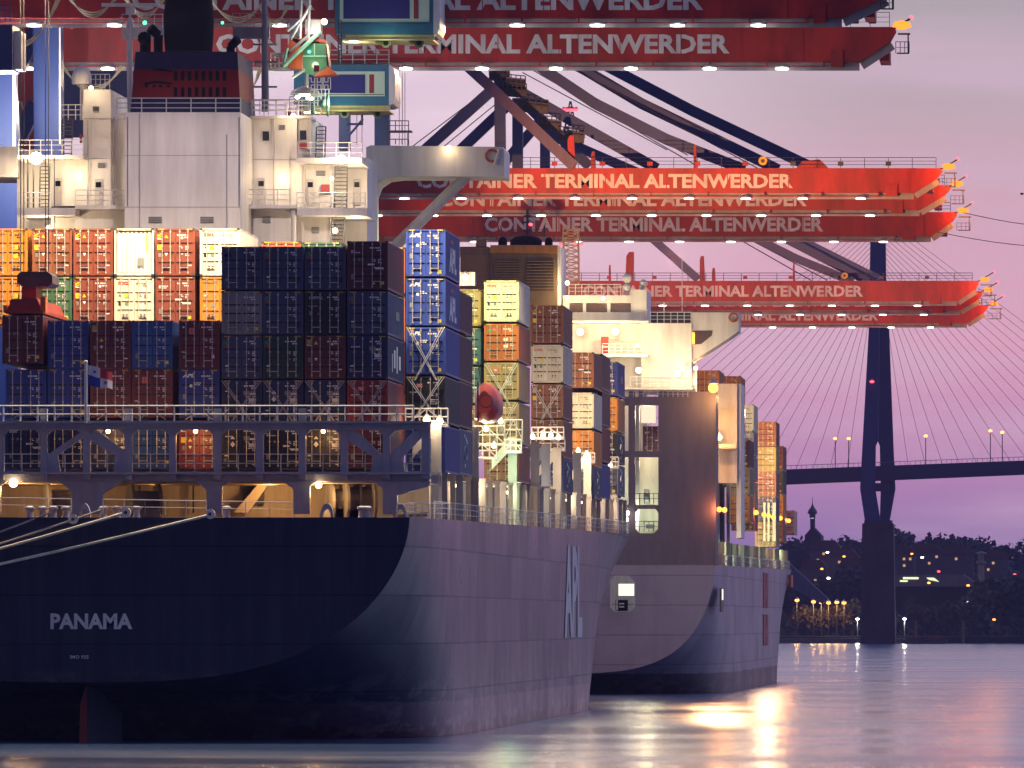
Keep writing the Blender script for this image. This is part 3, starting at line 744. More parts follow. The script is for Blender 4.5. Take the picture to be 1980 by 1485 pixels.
# side passage: coaming wall and the upright web plates that carry the outer stacks
mb = MB(M_COAM)
mb.box(CX1 + 17.4, CX1 + 17.7, 508, 735, d1(500), base1(600)); mb.build('hatch_coaming', ship1)
k = 0
for i in range(33):
    Y = 509 + i * 6.8; mb = MB(M_COAM if i % 3 else M_POST)
    mb.box(CX1 + 19.68 - (.12 if i % 3 == 0 else 0), CX1 + 20.0, Y, Y + .25, d1(Y), base1(Y) - .25); mb.box(CX1 + 17.7, CX1 + 20.05, Y - .05, Y + .3, base1(Y) - .25, base1(Y) - .04)
    mb.build('stanchion', ship1)
for Y in (512.5, 545, 583, 607.5, 620, 634, 660, 674, 714):   # lashing posts shaped like a figure one
    mb = MB(M_POST); xo = CX1 + 20.0; zb = base1(Y); h = 3.1 if Y > 520 else 3.0
    mb.box(xo - .62, xo, Y - 1.6, Y - 1.2, d1(Y), zb + h + .1)
    w = .62
    mb.prism([(xo - w - 1.15, zb + h - 1.5), (xo - w - 1.15, zb + h - 2.2), (xo - w + .02, zb + h - .95), (xo - w + .02, zb + h)], Y - 1.55, Y - 1.25)
    mb.box(xo - 2.4, xo + .02, Y - 1.7, Y - 1.1, zb - .3, zb - .05)
    mb.build('lashing_post', ship1)
# lamps of the stern house
for px, py, r, e, pw in ((26, 934, .26, E_WARM, 420), (616, 938, .2, E_WARM, 420), (209, 834, .13, E_WARM, 110), (378, 834, .13, E_WARM, 130), (625, 834, .13, E_WARM, 120)):
    Yl = 497.6 if py < 900 else 498.6
    lamp(ship1, P(px, py, YB - .3 if py > 900 else Yl), r, e, 'deck_lamp', pw, SODIUM, (0, 2.2 if py > 900 else .6, -.35), 1, py < 900)
light(P(90, 950, 502), 160, SODIUM, name='mooring_deck_light'); light(P(520, 945, 503), 350, SODIUM, name='mooring_deck_light'); light(P(800, 962, 502), 200, WARM, name='mooring_deck_light')
light(P(300, 950, 503), 60, SODIUM, name='mooring_deck_light')
for px, py, Y, pw, col, e in ((825, 812, 510.5, 80, WARM, E_WARM), (850, 815, 511, 80, WARM, E_WARM)):
    lamp(ship1, P(px, py, Y), .22, e, 'deck_lamp', pw, col, (0, -.6, 0))
# lamps along the side passage
for i, (Y, pw, col) in enumerate(((515, 500, WARM), (530, 450, WARM), (548, 600, WARM), (566, 600, WARM), (580, 700, GREENISH), (598, 600, WARM), (614, 700, COOL), (632, 700, COOL), (650, 600, WARM), (668, 600, WARM), (690, 500, WARM), (710, 500, WARM))):
    lamp(ship1, (CX1 + 18.1, Y + 1.3, base1(Y) - .5), .10, E_WARM, 'passage_lamp', pw * .3, col, (.9, -.1, -.2))
for px, py, Y in ((1030, 845, 627), (1050, 842, 628), (1065, 842, 629), (1080, 846, 630), (1118, 872, 670), (1135, 878, 672), (905, 845, 570), (940, 830, 574), (968, 815, 579), (955, 862, 579), (1180, 900, 705)):
    lamp(ship1, P(px, py, Y), .17, E_WARM, 'deck_lamp', 240, WARM, (0, -.8, .3))

# lashing bridge in front of the outer stacks: white frames with rods
def lash_frame(x0, x1, y0, y1, Y):
    mb = MB(M_WHITE)
    for y in (y0, (y0 + y1) / 2, y1): mb.tube(P(x0, y, Y), P(x1, y, Y), .05, 5)
    n = max(3, int((x1 - x0) / 12))
    for i in range(n + 1): mb.tube(P(x0 + (x1 - x0) * i / n, y0, Y), P(x0 + (x1 - x0) * i / n, y1, Y), .05, 5)
    mb.bpx(x0, x1, y1, y1 + 4, Y - .3, 1.4)
    mb.tube(P(x0, y1, Y), P((x0 + x1) / 2, y0, Y), .04, 5); mb.tube(P(x1, y1, Y), P((x0 + x1) / 2, y0, Y), .04, 5)
    mb.build('lashing_bridge', ship1)
lash_frame(784, 866, 790, 822, 512.3); lash_frame(905, 975, 824, 858, 582.5); lash_frame(975, 1010, 812, 850, 583); lash_frame(1024, 1092, 846, 868, 633); lash_frame(1106, 1150, 876, 892, 674.5); lash_frame(1178, 1196, 884, 902, 710); lash_frame(905, 960, 858, 884, 575); lash_frame(870, 905, 838, 866, 545); lash_frame(1028, 1090, 826, 846, 632); lash_frame(976, 1008, 850, 872, 581)
light(P(985, 905, 578), 420, (.45, 1, .55), name='green_post_fill'); light(P(930, 870, 570), 600, GREENISH, name='lashing_light'); light(P(1060, 860, 626), 800, WARM, name='lashing_light'); light(P(1125, 890, 668), 700, WARM, name='lashing_light')  # the green point light is added to tint the lashing post

# ---- first ship: white accommodation block
Y0 = 546
def wall(name, boxes, m=M_WHITE):
    mb = MB(m)
    for x0, x1, y0, y1, Y, th in boxes: mb.bpx(x0, x1, y0, y1, Y, th, m)
    return mb.build(name, ship1)
wall('funnel_casing', [(241, 465, 217, 640, 540, 12), (226, 241.2, 218, 224, 540.5, 10)])
wall('accommodation', [(161, 214, 173, 398, 548, 10), (214, 241, 230, 640, 548.5, 10), (99, 161, 306, 398, 548, 10), (145, 241, 398, 640, 547.5, 12), (99, 145, 416, 640, 548.5, 10),
     (475, 574, 227, 397, 548, 10), (466, 475, 225, 640, 549, 8), (574, 602, 227, 306, 548.6, 9), (574, 639, 314, 402, 548, 10), (466, 562, 400, 640, 547.5, 12), (574, 639, 418, 640, 548, 10),
     (639, 710, 305, 640, 552, 8), (33, 99, 300, 640, 552, 8), (-100, 34, 283, 342, 550, 8)])
wall('deck_edge', [(33, 145, 402, 416, 545, 8), (145, 241, 397, 404, 545.5, 6), (33, 161, 300, 307, 546, 6), (574, 709, 402, 417, 545, 8), (466, 574, 396, 403, 545.5, 6), (574, 700, 305, 316, 546, 6), (466, 602, 224, 228, 547, 4)])
mb = MB(M_WHITE); mb.tube(P(568, 640, 546), P(568, 400, 546), .18, 10); mb.build('deck_post', ship1)
# starboard bridge wing, its inner knee and the tubular brace
mb = MB(M_WHITE); YW = 562
mb.ppx([(708, 285), (716, 281), (972, 284), (975, 290), (975, 341), (770, 341), (745, 344), (727, 356), (719, 376), (719, 640), (708, 640)], YW, 5.5)
mb.build('bridge_wing', ship1)
mb = MB(M_WHITE); mb.tube(P(720, 520, YW + 2), P(903, 339, YW + 2), .38, 14); mb.build('wing_brace', ship1)
mb = MB(M_ORANGE); c = P(951, 301, YW - .15); n = 16
ring = [c + Vector((math.cos(2 * math.pi * i / n) * .4, 0, math.sin(2 * math.pi * i / n) * .4)) for i in range(n + 1)]
mb.path(ring, .09, 6); tag(mb.build('lifebuoy', origin=c), 'orange lifebuoy hanging at the outer end of the white bridge wing', 'lifebuoy')
mb = MB(M_WHITE); mb.tube(P(966, 290, YW - .2), P(957, 318, YW - .2), .14, 8); mb.build('signal_tube', ship1)
# stairs, doors, fittings, windows
def stairs(x0, x1, y0, y1, Y, lean=0):
    mb = MB(M_DSTEEL); n = max(6, int((y1 - y0) / 7))
    for s_ in (0, 1): mb.tube(P(x0 + (x1 - x0) * s_, y1, Y), P(x0 + (x1 - x0) * s_ + lean, y0, Y), .05, 5)
    for i in range(n + 1):
        y = y1 + (y0 - y1) * i / n; l = lean * i / n; mb.tube(P(x0 + l, y, Y), P(x1 + l, y, Y), .035, 5)
    mb.build('stair', ship1)
stairs(76, 94, 322, 400, 546.5, 2); stairs(646, 670, 322, 402, 546.5, 2); stairs(118, 138, 230, 304, 546.5, 3); stairs(610, 628, 245, 304, 546.5, 2); stairs(640, 664, 420, 470, 546.5, 2); stairs(654, 660, 40, 120, 556, 0)
wall('stair_screen', [(52, 55, 306, 402, 546.3, .1), (63, 66, 306, 402, 546.3, .1), (104, 106, 290, 440, 546, .1)], M_DSTEEL)
wall('window', [(508, 520, 254, 272, 547.9, .08), (580, 592, 252, 270, 548.5, .08)], mat('dark_glass', (.01, .012, .015), .1))
for px, py, w, h, Y in ((629, 365, 16, 17, 547.6), (586, 281, 14, 14, 547.8), (612, 132, 10, 12, 548), (356 - 200, 268, 4, 16, 547.8)):
    mb = MB(mat('fire_box_red', (.30, .02, .02), .5)); mb.bpx(px - w / 2, px + w / 2, py - h / 2, py + h / 2, Y, .3); mb.build('fire_box', ship1)
mb = MB(M_RAIL)
for a, b, y, Y in ((36, 99, 402, 545.1), (145, 240, 397, 545.6), (468, 560, 396, 545.6), (574, 706, 402, 545.1), (576, 700, 305, 546.1), (100, 160, 300, 546.2), (466, 600, 224, 547.1), (118, 160, 232, 547.5), (36, 100, 300, 546.1), (710, 960, 283, 562.2)):
    if a == 710: continue
    mb.rail(P(a, y, Y), P(b, y, Y), 1.0, max(3, int((b - a) / 22)), 3, .032)
mb.rail(P(226, 218, 540.3), P(465, 218, 540.3), .95, 5, 3, .04); mb.rail(P(470, 222, 548), P(600, 222, 548), 1.0, 8, 3, .03); mb.rail(P(176, 173, 549), P(212, 173, 549), 1.0, 4, 3, .03)
mb.build('deck_railing', ship1)
mb = MB(mat('seam_grey', (.3, .29, .3), .6))
for a, b, y, Y in ((241, 465, 300, 539.97), (241, 465, 400, 539.97), (162, 213, 229, 547.97), (162, 213, 306, 547.97), (476, 573, 308, 547.97)): mb.bpx(a, b, y, y + 1, Y, .05)
for x in (221, 462, 477, 247): mb.tube(P(x, 226, 539.7 if x in (462, 247) else 547.8), P(x, 398, 539.7 if x in (462, 247) else 547.8), .04, 5)
mb.build('panel_seam', ship1)
for x, y, Y in ((600, 372, 547.9), (505, 370, 547.9), (690, 372, 551.8), (112, 370, 547.9), (190, 372, 547.9)):
    mb = MB(mat('door_paint', (.5, .47, .44), .5)); mb.bpx(x - 7, x + 7, y - 26, y + 24, Y, .08); mb.bpx(x - 5, x + 5, y - 20, y - 10, Y - .03, .03, mat('dark_glass', (0, 0, 0))); mb.tube(P(x + 4, y, Y - .05), P(x + 4, y + 5, Y - .05), .03, 5); mb.build('door', ship1, split=False)
for x, y, w, h, Y in ((620, 335, 18, 10, 547.9), (196, 320, 14, 10, 547.9), (545, 246, 12, 9, 547.9), (300, 425, 26, 12, 539.9), (400, 425, 26, 12, 539.9), (185, 210, 12, 9, 547.9), (610, 445, 14, 12, 547.9), (515, 425, 16, 12, 547.4)):
    mb = MB(mat('vent_grey', (.34, .33, .34), .6)); mb.bpx(x - w / 2, x + w / 2, y - h / 2, y + h / 2, Y, .09)
    for k in range(4): mb.bpx(x - w / 2 + 1, x + w / 2 - 1, y - h / 2 + 1 + k * h / 4, y - h / 2 + 1.8 + k * h / 4, Y - .05, .05, M_DSTEEL)
    mb.build('vent_grille', ship1, split=False)
for pts, Y in ([((270, 220), (270, 440)), 539.8], [((438, 260), (438, 640)), 539.8], [((530, 228), (530, 396)), 547.8], [((560, 300), (560, 396)), 547.8], [((170, 232), (170, 396)), 547.8], [((590, 318), (590, 400)), 547.8], [((480, 330), (480, 396)), 547.8]):
    mb = MB(mat('pipe_paint', (.45, .43, .42), .5)); mb.tube(P(pts[0][0], pts[0][1], Y), P(pts[1][0], pts[1][1], Y), .045, 6); mb.build('wall_pipe', ship1)
# funnel with painted bands, louvres and exhausts
fx = lambda y: (252 + (217 - y) * .085, 465 - (217 - y) * .05)
fn = None
for nm, y0, y1, m in (('funnel', 188, 217, mat('funnel_blue', (.008, .014, .08), .6, spec=.2)), ('red_band', 134, 188, mat('funnel_red', (.17, .004, .008), .6, spec=.2)), ('blue_top', 100, 134, MATS.get('funnel_blue'))):
    m = m or mat('funnel_blue', (.008, .014, .08), .6, spec=.2)
    (a, b), (c, d) = fx(y0), fx(y1); mb = MB(m); mb.ppx([(a, y0), (b, y0), (d, y1), (c, y1)], 540.5, 10); q = mb.build(nm, ship1 if fn is None else fn); fn = fn or q
mb = MB(M_BLACK)
for j, y in enumerate((137, 168)):
    for i in range(8):
        x = 336 + i * 13.5
        mb.ppx([(x, y + 2), (x + 2, y), (x + 5, y), (x + 7, y + 2), (x + 7, y + 17), (x + 5, y + 19), (x + 2, y + 19), (x, y + 17)], 540.42, .12)
mb.build('louvre', fn)
mb = MB(M_BLACK)
for x in (283, 298, 310, 325): mb.bpx(x - 3, x + 3, 164, 169, 540.42, .1)
for pts in ([(278, 160), (300, 156), (333, 160), (333, 163), (300, 161), (280, 164)], [(290, 135), (312, 132), (333, 136), (333, 139), (312, 137)]): mb.ppx(pts, 540.42, .1)
mb.build('bird_emblem', fn)
mb = MB(M_BLACK); c = P(365, 100, 545)
mb.lathe(c, [(1.55, 0), (1.62, .8), (1.66, 2.4), (1.5, 3.6), (1.35, 4.4)], 24); mb.build('main_exhaust', fn, smooth=True)
for px, y1, r, tilt in ((281, 74, .36, 0), (306, 60, .3, -.5), (446, 82, .28, .5)):
    mb = MB(M_BLACK); a = P(px, 101, 545); b = P(px, y1 + 8, 545); mb.tube(a, b, r, 12); mb.tube(b, b + Vector((tilt, -.3, .45)), r, 12, r * 1.1)
    if px == 281: mb.ball(P(px - 2, 74, 544.6), .45, M_BLACK, 12)
    mb.build('side_exhaust', fn)
# masts, radar, radome
mb = MB(M_WHITE); c = P(158, 163, 549)
mb.lathe(c, [(.62, 0), (.66, .1), (.64, .6), (.5, .98), (.25, 1.15), (.03, 1.2)], 18); mb.lathe((c.x, c.y, Z(232, 549)), [(.12, 0), (.12, 2.6)], 8); mb.build('radome', ship1, smooth=True)
mb = MB(M_WHITE); mb.tube(P(252, 216, 552), P(250, 52, 552), .2, 10); mb.bpx(236, 330, 54, 74, 552, .8); mb.ppx([(244, 52), (258, 52), (255, 34), (247, 34)], 552, .4)
mb.bpx(243, 260, 14, 26, 551.8, .5); mb.bpx(196, 308, 6, 12, 551.6, .4); mb.tube(P(251, 34, 552), P(251, 14, 552), .08, 6); mb.rail(P(236, 54, 551.6), P(330, 54, 551.6), .9, 6, 2, .03); mb.build('radar_mast', ship1)
mb = MB(mat('mast_grey', (.25, .24, .27), .5)); mb.tube(P(513, 216, 551), P(511, 0, 551), .26, 12, .2); mb.bpx(450, 520, 52, 74, 551, .8)
for y in (86, 120, 168): mb.tube(P(490, y, 551), P(536, y, 551), .07, 6)
mb.tube(P(511, 0, 551), P(511, -30, 551), .12, 6); mb.rail(P(450, 52, 550.6), P(520, 52, 550.6), .9, 5, 2, .03); mb.build('signal_mast', ship1)
# accommodation lamps
for px, py, Y, r, e, pw, col in ((70, 306, 545.5, .42, E_WARM, 700, WARM), (153, 340, 547.5, .2, E_WARM, 60, WARM), (547, 342, 547.5, .25, E_WARM, 80, WARM), (660, 308, 545.8, .3, E_WARM, 350, WARM),
        (868, 287, 561.6, .2, E_WARM, 40, WARM), (95, 441, 546, .2, E_WARM, 300, WARM), (567, 224, 547.4, .16, E_WARM, 110, WARM), (176, 170, 547.4, .14, E_WARM, 100, WARM), (463, 338, 547.2, .14, E_WARM, 60, WARM), (474, 338, 547.2, .14, E_WARM, 0, WARM),
        (648, 446, 545.8, .18, E_WARM, 250, WARM), (642, 345, 546, .12, E_WARM, 200, WARM), (280, 44, 549, .14, E_GRN, 0, WARM), (430, 44, 549, .1, E_GRN, 0, WARM)):
    lamp(ship1, P(px, py, Y), r, e, 'wall_lamp', pw, col, (0, -.9, -.3), 1, False)
light(P(690, 360, 549), 260, WARM, name='stair_light'); light(P(690, 440, 548), 200, WARM, name='stair_light'); light(P(60, 350, 549), 300, WARM, name='stair_light'); light(P(75, 428, 547.5), 200, WARM, name='stair_light')
light(P(640, 200, 552), 220, GREENISH, name='bridge_deck_light')
# bits on the compass deck
mb = MB(M_RAIL)
for a, b, y, h in ((560, 620, 222, 1.2), (600, 636, 205, 1.1)): mb.rail(P(a, y, 553), P(b, y, 553), h, 5, 3, .035)
mb.build('compass_deck_railing', ship1)
mb = MB(mat('green_glow_tint', (.2, .45, .3), .5))  # green lamp light is put into the gear's colour
mb.ball(P(623, 200, 552), .28, None, 10); mb.tube(P(634, 225, 552), P(634, 182, 552), .1, 6); mb.bpx(600, 606, 205, 222, 552, .4); mb.build('navigation_gear', ship1)
mb = MB(mat('fire_box_red', (0, 0, 0))); mb.bpx(553, 562, 211, 224, 553, .5); mb.bpx(578, 586, 206, 222, 553, .5); mb.build('equipment_locker', ship1)

# flag, mooring lines, lifeboat
M_FLAG = [mat('flag_white', (.72, .68, .7), .8), mat('flag_red', (.5, .03, .05), .8), mat('flag_blue', (.03, .05, .35), .8)]
o = thing('flagpole', 'pale flagpole on the upper stern railing carrying the red, white and blue flag', 'flagpole', P(166, 818, 495.6))
mb = MB(M_RAIL); mb.tube(P(166, 818, 495.6), P(166, 700, 495.6), .09, 8); mb.ball(P(166, 700, 495.6), .12); mb.build('pole', o)
fl = MB(M_FLAG[0]); nx_, ny_ = 16, 8
def fpt(u, v): return Vector((X(171 + 46 * u, 495.6), 495.6 + .3 * math.sin(u * 7) * u, Z(706 + 8 * u + (36 + 4 * math.sin(u * 5)) * v + 7 * u * u, 495.6)))
for i in range(nx_):
    for j in range(ny_):
        u, v = i / nx_, j / ny_; m = (M_FLAG[0] if (u < .5) == (v < .5) else (M_FLAG[1] if u >= .5 else M_FLAG[2]))
        fl.add([fpt(u, v + 1 / ny_), fpt(u + 1 / nx_, v + 1 / ny_), fpt(u + 1 / nx_, v), fpt(u, v)], [(0, 1, 2, 3)], m)
def star(u0, v0, r, m):
    pts = []
    for i in range(10):
        a = math.pi / 2 + i * math.pi / 5; rr = r if i % 2 == 0 else r * .42; q = fpt(u0, v0); pts.append((q.x + rr * math.cos(a), q.y - .05, q.z + rr * math.sin(a)))
    c = fpt(u0, v0); fl.add([(c.x, c.y - .05, c.z)] + pts, [(0, 1 + i, 1 + (i + 1) % 10) for i in range(10)], m)
star(.26, .26, .14, M_FLAG[2]); star(.74, .72, .14, M_FLAG[1])
tag(fl.build('national_flag', smooth=True), 'white, red and blue quartered flag with two stars flying over the stern', 'flag')
for (x0, y0), (x1, y1), Ys, lab in (((100, 990), (-120, 1070), 492.2, 'topmost mooring line, thin and dull, left of the fairleads'), ((196, 986), (-120, 1088), 491.9, 'second mooring line passing over the left round fairlead'),
        ((236, 993), (-120, 1092), 491.6, 'bright cream mooring line from the middle round fairlead'), ((400, 997), (-120, 1117), 491.6, 'long bright mooring line from the right round fairlead')):
    mb = MB(M_ROPE if 'bright' in lab else mat('dull_rope', (.40, .36, .34), .8)); a = P(x0, y0, Ys); b = P(x1, y1, Ys - 1)
    mb.path([a.lerp(b, i / 10) - Vector((0, 0, .07 * math.sin(math.pi * i / 10))) for i in range(11)], .085 if 'bright' in lab else .06, 7)
    tag(mb.build('mooring_line'), lab, 'rope', 'mooring lines at the stern')
o = thing('lifeboat', 'enclosed orange-red lifeboat hanging beside the outer stacks', 'lifeboat', P(938, 815, 570))
mb = MB(mat('lifeboat_orange', (.42, .022, .010), .4, var=.15)); Yl = 566
pr = [(915, 755), (925, 743), (935, 737), (948, 745), (958, 758), (963, 775), (962, 795), (955, 808), (945, 815), (925, 815), (915, 810)]
cxp, czp = X(938, Yl), Z(778, Yl)
secs = [(0, .55), (.7, .92), (1.8, 1), (5.5, 1), (7.2, .85), (8, .4)]
vs = [(cxp + (X(a, Yl) - cxp) * k_, Yl + dy_, czp + (Z(b, Yl) - czp) * k_) for dy_, k_ in secs for a, b in pr]; n = len(pr)
mb.add(vs, [(j * n + i, j * n + (i + 1) % n, (j + 1) * n + (i + 1) % n, (j + 1) * n + i) for j in range(len(secs) - 1) for i in range(n)] + [tuple(range(n))[::-1], tuple(range((len(secs) - 1) * n, len(secs) * n))])
mb.build('hull', o, smooth=True)
mb = MB(M_DSTEEL); mb.tube(P(924, 738, Yl), P(924, 815, Yl), .06, 6); mb.tube(P(924, 700, 567), P(930, 740, 567), .05, 6); mb.build('davit_fall', o)
mb = MB(M_DSTEEL); n = 18; c = P(940, 775, Yl - .06); mb.path([c + Vector((.45 * math.cos(6.2832 * i / n), 0, .45 * math.sin(6.2832 * i / n))) for i in range(n + 1)], .03, 5); mb.build('hatch', o)
# ------------------------------------------------------------------ second ship
CX2 = -54.6
ship2 = thing('container_ship', 'mauve grey container ship moored ahead with a floodlit white bridge and tall closed stern wall', 'container ship', (CX2, 810, 0))
def d2(Y): return 12.6 + (Y - 810) * .004
st = [(810, 20.5, 2.0, 12.6, 5, .55), (813, 20.6, 1.0, 12.6, 5, .53), (817, 20.7, -.4, 12.6, 5.3, .49), (822, 20.8, -2, 12.65, 6, .42), (830, 20.9, -4, 12.7, 8, .32), (840, 21, -6, 12.7, 10, .22), (855, 21, -8, 12.8, 13, .14)]
st += [(Y, 21, -8, d2(Y), 14, .12) for Y in (880, 920, 945, 955, 965, 975, 985, 995, 1005, 1015, 1025, 1040, 1055, 1070, 1085, 1100)]
make_hull(ship2, CX2, st, (962, 1020, 1085, 1105), M_HULL2, M_DECK)
M_STW = mat('stern_wall_paint', (.145, .11, .13), .6, var=.2, streak=.2)
Y = 810.3
mb = MB(M_STW)
mb.bpx(1273, 1384, 757, 1094, Y, 6)
mb.bpx(1215, 1228, 757, 1094, Y, .8); mb.bpx(1100, 1205, 1031, 1094, Y, .8); mb.bpx(1205, 1273, 1031, 1094, Y + .01, 6)
for a, b in ((767, 784), (872, 884), (976, 984)): mb.bpx(1205, 1273, a, b, Y + .03, .7)
for a in (1215, 1233, 1276): mb.bpx(a, a + 10, 755, 768, Y - .02, 1)
for x0, x1, y in ((1228, 1273, 1031), (1228, 1273, 984)):
    for xx, s_ in ((x0, 1), (x1, -1)): mb.ppx([(xx, y), (xx + s_ * 9, y), (xx, y - 9)], Y + .05, .5)
    for xx, s_ in ((x0, 1), (x1, -1)): mb.ppx([(xx, 984), (xx + s_ * 6, 984), (xx, 991)], Y + .05, .5)
mb.build('stern_wall', ship2)
mb = MB(mat('pale_inner_paint', (.5, .52, .42), .6)); mb.bpx(1200, 1273, 884, 1031, 818, .3); mb.bpx(1229, 1236, 770, 1031, 812, .6); mb.build('inner_bulkhead', ship2)
mb = MB(M_DSTEEL); mb.bpx(1249, 1265, 1014, 1022, 816, .5); mb.rail(P(1200, 1028, 811), P(1273, 1028, 811), 1, 8, 2, .035); mb.rail(P(1228, 974, 811), P(1273, 974, 811), 1, 5, 2, .035)
mb.tube(P(1245, 960, 815), P(1256, 960, 815), .7, 12); mb.build('stern_gear', ship2)
for px, py, pw, col, e, r in ((1212, 992, 700, COOL, E_COOL, .26), (1212, 1004, 300, COOL, E_COOL, .16), (1252, 990, 350, GREENISH, None, 0), (1250, 895, 300, WARM, None, 0), (1250, 800, 1500, WARM, None, 0)):
    if e: lamp(ship2, P(px, py, 809.5), r, e, 'stern_lamp', pw, col, (0, 1.5, 0))
    else: light(P(px, py, 814), pw, col)
mb = MB(em('opening_glow_panel', (1, .86, .62), 1.0)); mb.bpx(1240, 1268, 783, 818, 816, .1); mb.bpx(1227, 1232, 783, 818, 816, .1); mb.build('opening_glow', ship2)  # emissive panel stands in for the lit space behind the openings
# mooring window in the transom
Yw = 809.94
wn = MB(mat('window_reveal', (.5, .5, .42), .6))
oc = [(1180, 1122), (1188, 1113), (1216, 1113), (1228, 1126), (1228, 1174), (1218, 1183), (1188, 1183), (1180, 1174)]
wn.ppx(oc, Yw, .03)
w_ = wn.build('mooring_window', ship2)
mb = MB(em('mooring_deck_glow', (1, .95, .72), 1.25)); mb.bpx(1196, 1226, 1129, 1152, Yw - .03, .02); mb.build('glow_panel', w_)  # emissive plate imitates the lamp-lit mooring deck inside
mb = MB(mat('window_reveal', (0, 0, 0))); mb.bpx(1181, 1227, 1152, 1154, Yw - .06, .03); mb.bpx(1191, 1195, 1116, 1180, Yw - .08, .03); mb.build('window_bar', w_)
mb = MB(M_BLACK); mb.bpx(1190, 1214, 1160, 1181, Yw - .07, .03); mb.bpx(1183, 1226, 1168, 1169, Yw - .09, .02); mb.build('winch_shape', w_)
mb = MB(M_LETTER); mb.bpx(1197, 1207, 1166, 1168.5, Yw - .1, .02); mb.bpx(1197, 1207, 1172, 1174.5, Yw - .1, .02); mb.build('winch_plate', w_)
mb = MB(M_DSTEEL); mb.box(CX2 + 20.9, CX2 + 21.06, 811.5, 817, Z(1183, 814), Z(1137, 814)); q = mb.build('side_window', ship2)
mb = MB(em('mooring_deck_glow', 0, 0)); mb.box(CX2 + 21.0, CX2 + 21.08, 813, 816, Z(1160, 814), Z(1139, 814)); mb.build('glow_panel', q)  # the same emissive glow in the side window
# red mark on the ship's side: two tall H-like figures
mb = MB(mat('faded_red_lettering', (.42, .05, .06), .6)); xs = CX2 + 21.06
for z0, z1 in ((Z(1176, 935), Z(1108, 935)), (Z(1248, 935), Z(1188, 935))):
    h = z1 - z0
    for y0, y1 in ((925, 929.5), (931, 932.5), (934, 940)): mb.box(xs, xs + .015, y0, y1, z0, z1)
    mb.box(xs, xs + .02, 929.5, 934, z0 + h * .3, z0 + h * .58)
mb.build('side_lettering', ship2)
mb = MB(M_ORANGE); mb.box(CX2 + 20.95, CX2 + 21.3, 1012, 1018, Z(1135, 1014), Z(1112, 1014)); mb.build('draught_board', ship2)
# posts and passage along the side
def base2(Y): return 15.2 + (Y - 810) * .004
M_LIT = mat('green_lit_paint', (.52, .55, .42), .6, var=.3)  # greenish lamp light is tinted into this paint
mb = MB(M_COAM); mb.box(CX2 + 18, CX2 + 18.3, 818, 1020, d2(820), base2(900)); mb.build('hatch_coaming', ship2)
for i in range(40):
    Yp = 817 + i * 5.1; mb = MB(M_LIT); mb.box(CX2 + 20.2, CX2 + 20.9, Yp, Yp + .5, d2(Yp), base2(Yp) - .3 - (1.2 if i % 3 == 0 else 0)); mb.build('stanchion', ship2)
mb = MB(M_RAIL); mb.rail((CX2 + 20.95, 818, d2(818)), (CX2 + 20.95, 1016, d2(1000)), 1.0, 44, 2, .04); mb.build('side_railing', ship2)
for Yp in (825, 845, 868, 890, 915, 940, 965, 990): light((CX2 + 19.6, Yp, d2(Yp) + 1.9), 300, GREENISH, name='passage_light')
# bright side house behind the stern wall
M_PEACH = mat('warm_white_paint', (.66, .58, .50), .5)
mb = MB(M_PEACH); mb.bpx(1386, 1425, 742, 934, 826, 10); mb.bpx(1390, 1424, 858, 867, 824.5, 2); mb.bpx(1405, 1411, 934, 1092, 838, 1); mb.build('side_house', ship2)
mb = MB(M_WHITE); mb.bpx(1424, 1433, 742, 1040, 828, 9); mb.build('house_edge', ship2)
mb = MB(mat('green_lit_paint', (0, 0, 0))); mb.bpx(1376, 1385.5, 770, 1094, 817, .5); mb.build('corner_strip', ship2)
lamp(ship2, P(1379, 750, 809), .5, E_SOD, 'corner_floodlight', 900, SODIUM, (.4, -1.0, -1.2))
sp = aim(light(P(1386, 770, 806.5), 38000, (1, .5, .2), 'SPOT', .2, spot=17, name='corner_spot'), (-20, 690, 0))
sp.data.spot_blend = .25
lamp(ship2, P(1391, 846, 824), .26, E_WARM, 'wall_lamp', 500, SODIUM, (0, -.6, .2)); 
light(P(1410, 770, 820), 700, SODIUM)
for px, py in ((1391, 985), (1401, 986), (1443, 991), (1462, 991), (1477, 995), (1486, 997), (1495, 1000), (1509, 1002), (1525, 1007), (1532, 1009)):
    Yl = 20.9 + 0; Yl = (CX2 + 20.8 - 0) * F / (px - VX) - 3
    lamp(ship2, P(px, py, Yl), .26, E_ORG, 'passage_lamp', 350, (1, .3, .1), (0, -.8, 0), 1, False)
# white bridge block
Y = 832
def wall2(name, boxes, m=M_WHITE):
    mb = MB(m)
    for x0, x1, y0, y1, Y_, th in boxes: mb.bpx(x0, x1, y0, y1, Y_, th, m)
    return mb.build(name, ship2)
wall2('bridge_house', [(1080, 1240, 622, 960, 834, 12), (1240, 1337, 625, 757, 833, 12), (1085, 1250, 604, 622, 833, 12), (1088, 1222, 571, 586, 833.2, 10), (1220, 1250, 560, 606, 833.1, 9)])
wall2('deck_edge', [(1080, 1254, 620, 624, 831, 3), (1165, 1252, 684, 690, 831, 3), (1205, 1340, 749, 753, 832, 2)])
wall2('bridge_window', [(1101, 1127, 587.5, 603, 833.4, .2), (1133, 1174, 587, 603.5, 833.4, .2), (1180, 1220, 587, 603.5, 833.4, .2)], mat('bridge_glass_glow_tint', (.10, .05, .03), .15))  # warm glow behind the panes is put into the glass colour
wall2('window_post', [(1127, 1133, 586, 604, 833.2, 5), (1174, 1180, 586, 604, 833.2, 5), (1088, 1101, 586, 604, 833.2, 5)])
mb = MB(M_WHITE); mb.ppx([(1337, 604), (1428, 604), (1428, 640), (1412, 652), (1368, 680), (1345, 693), (1337, 700)], 833.5, 6); w2 = mb.build('bridge_wing', ship2)
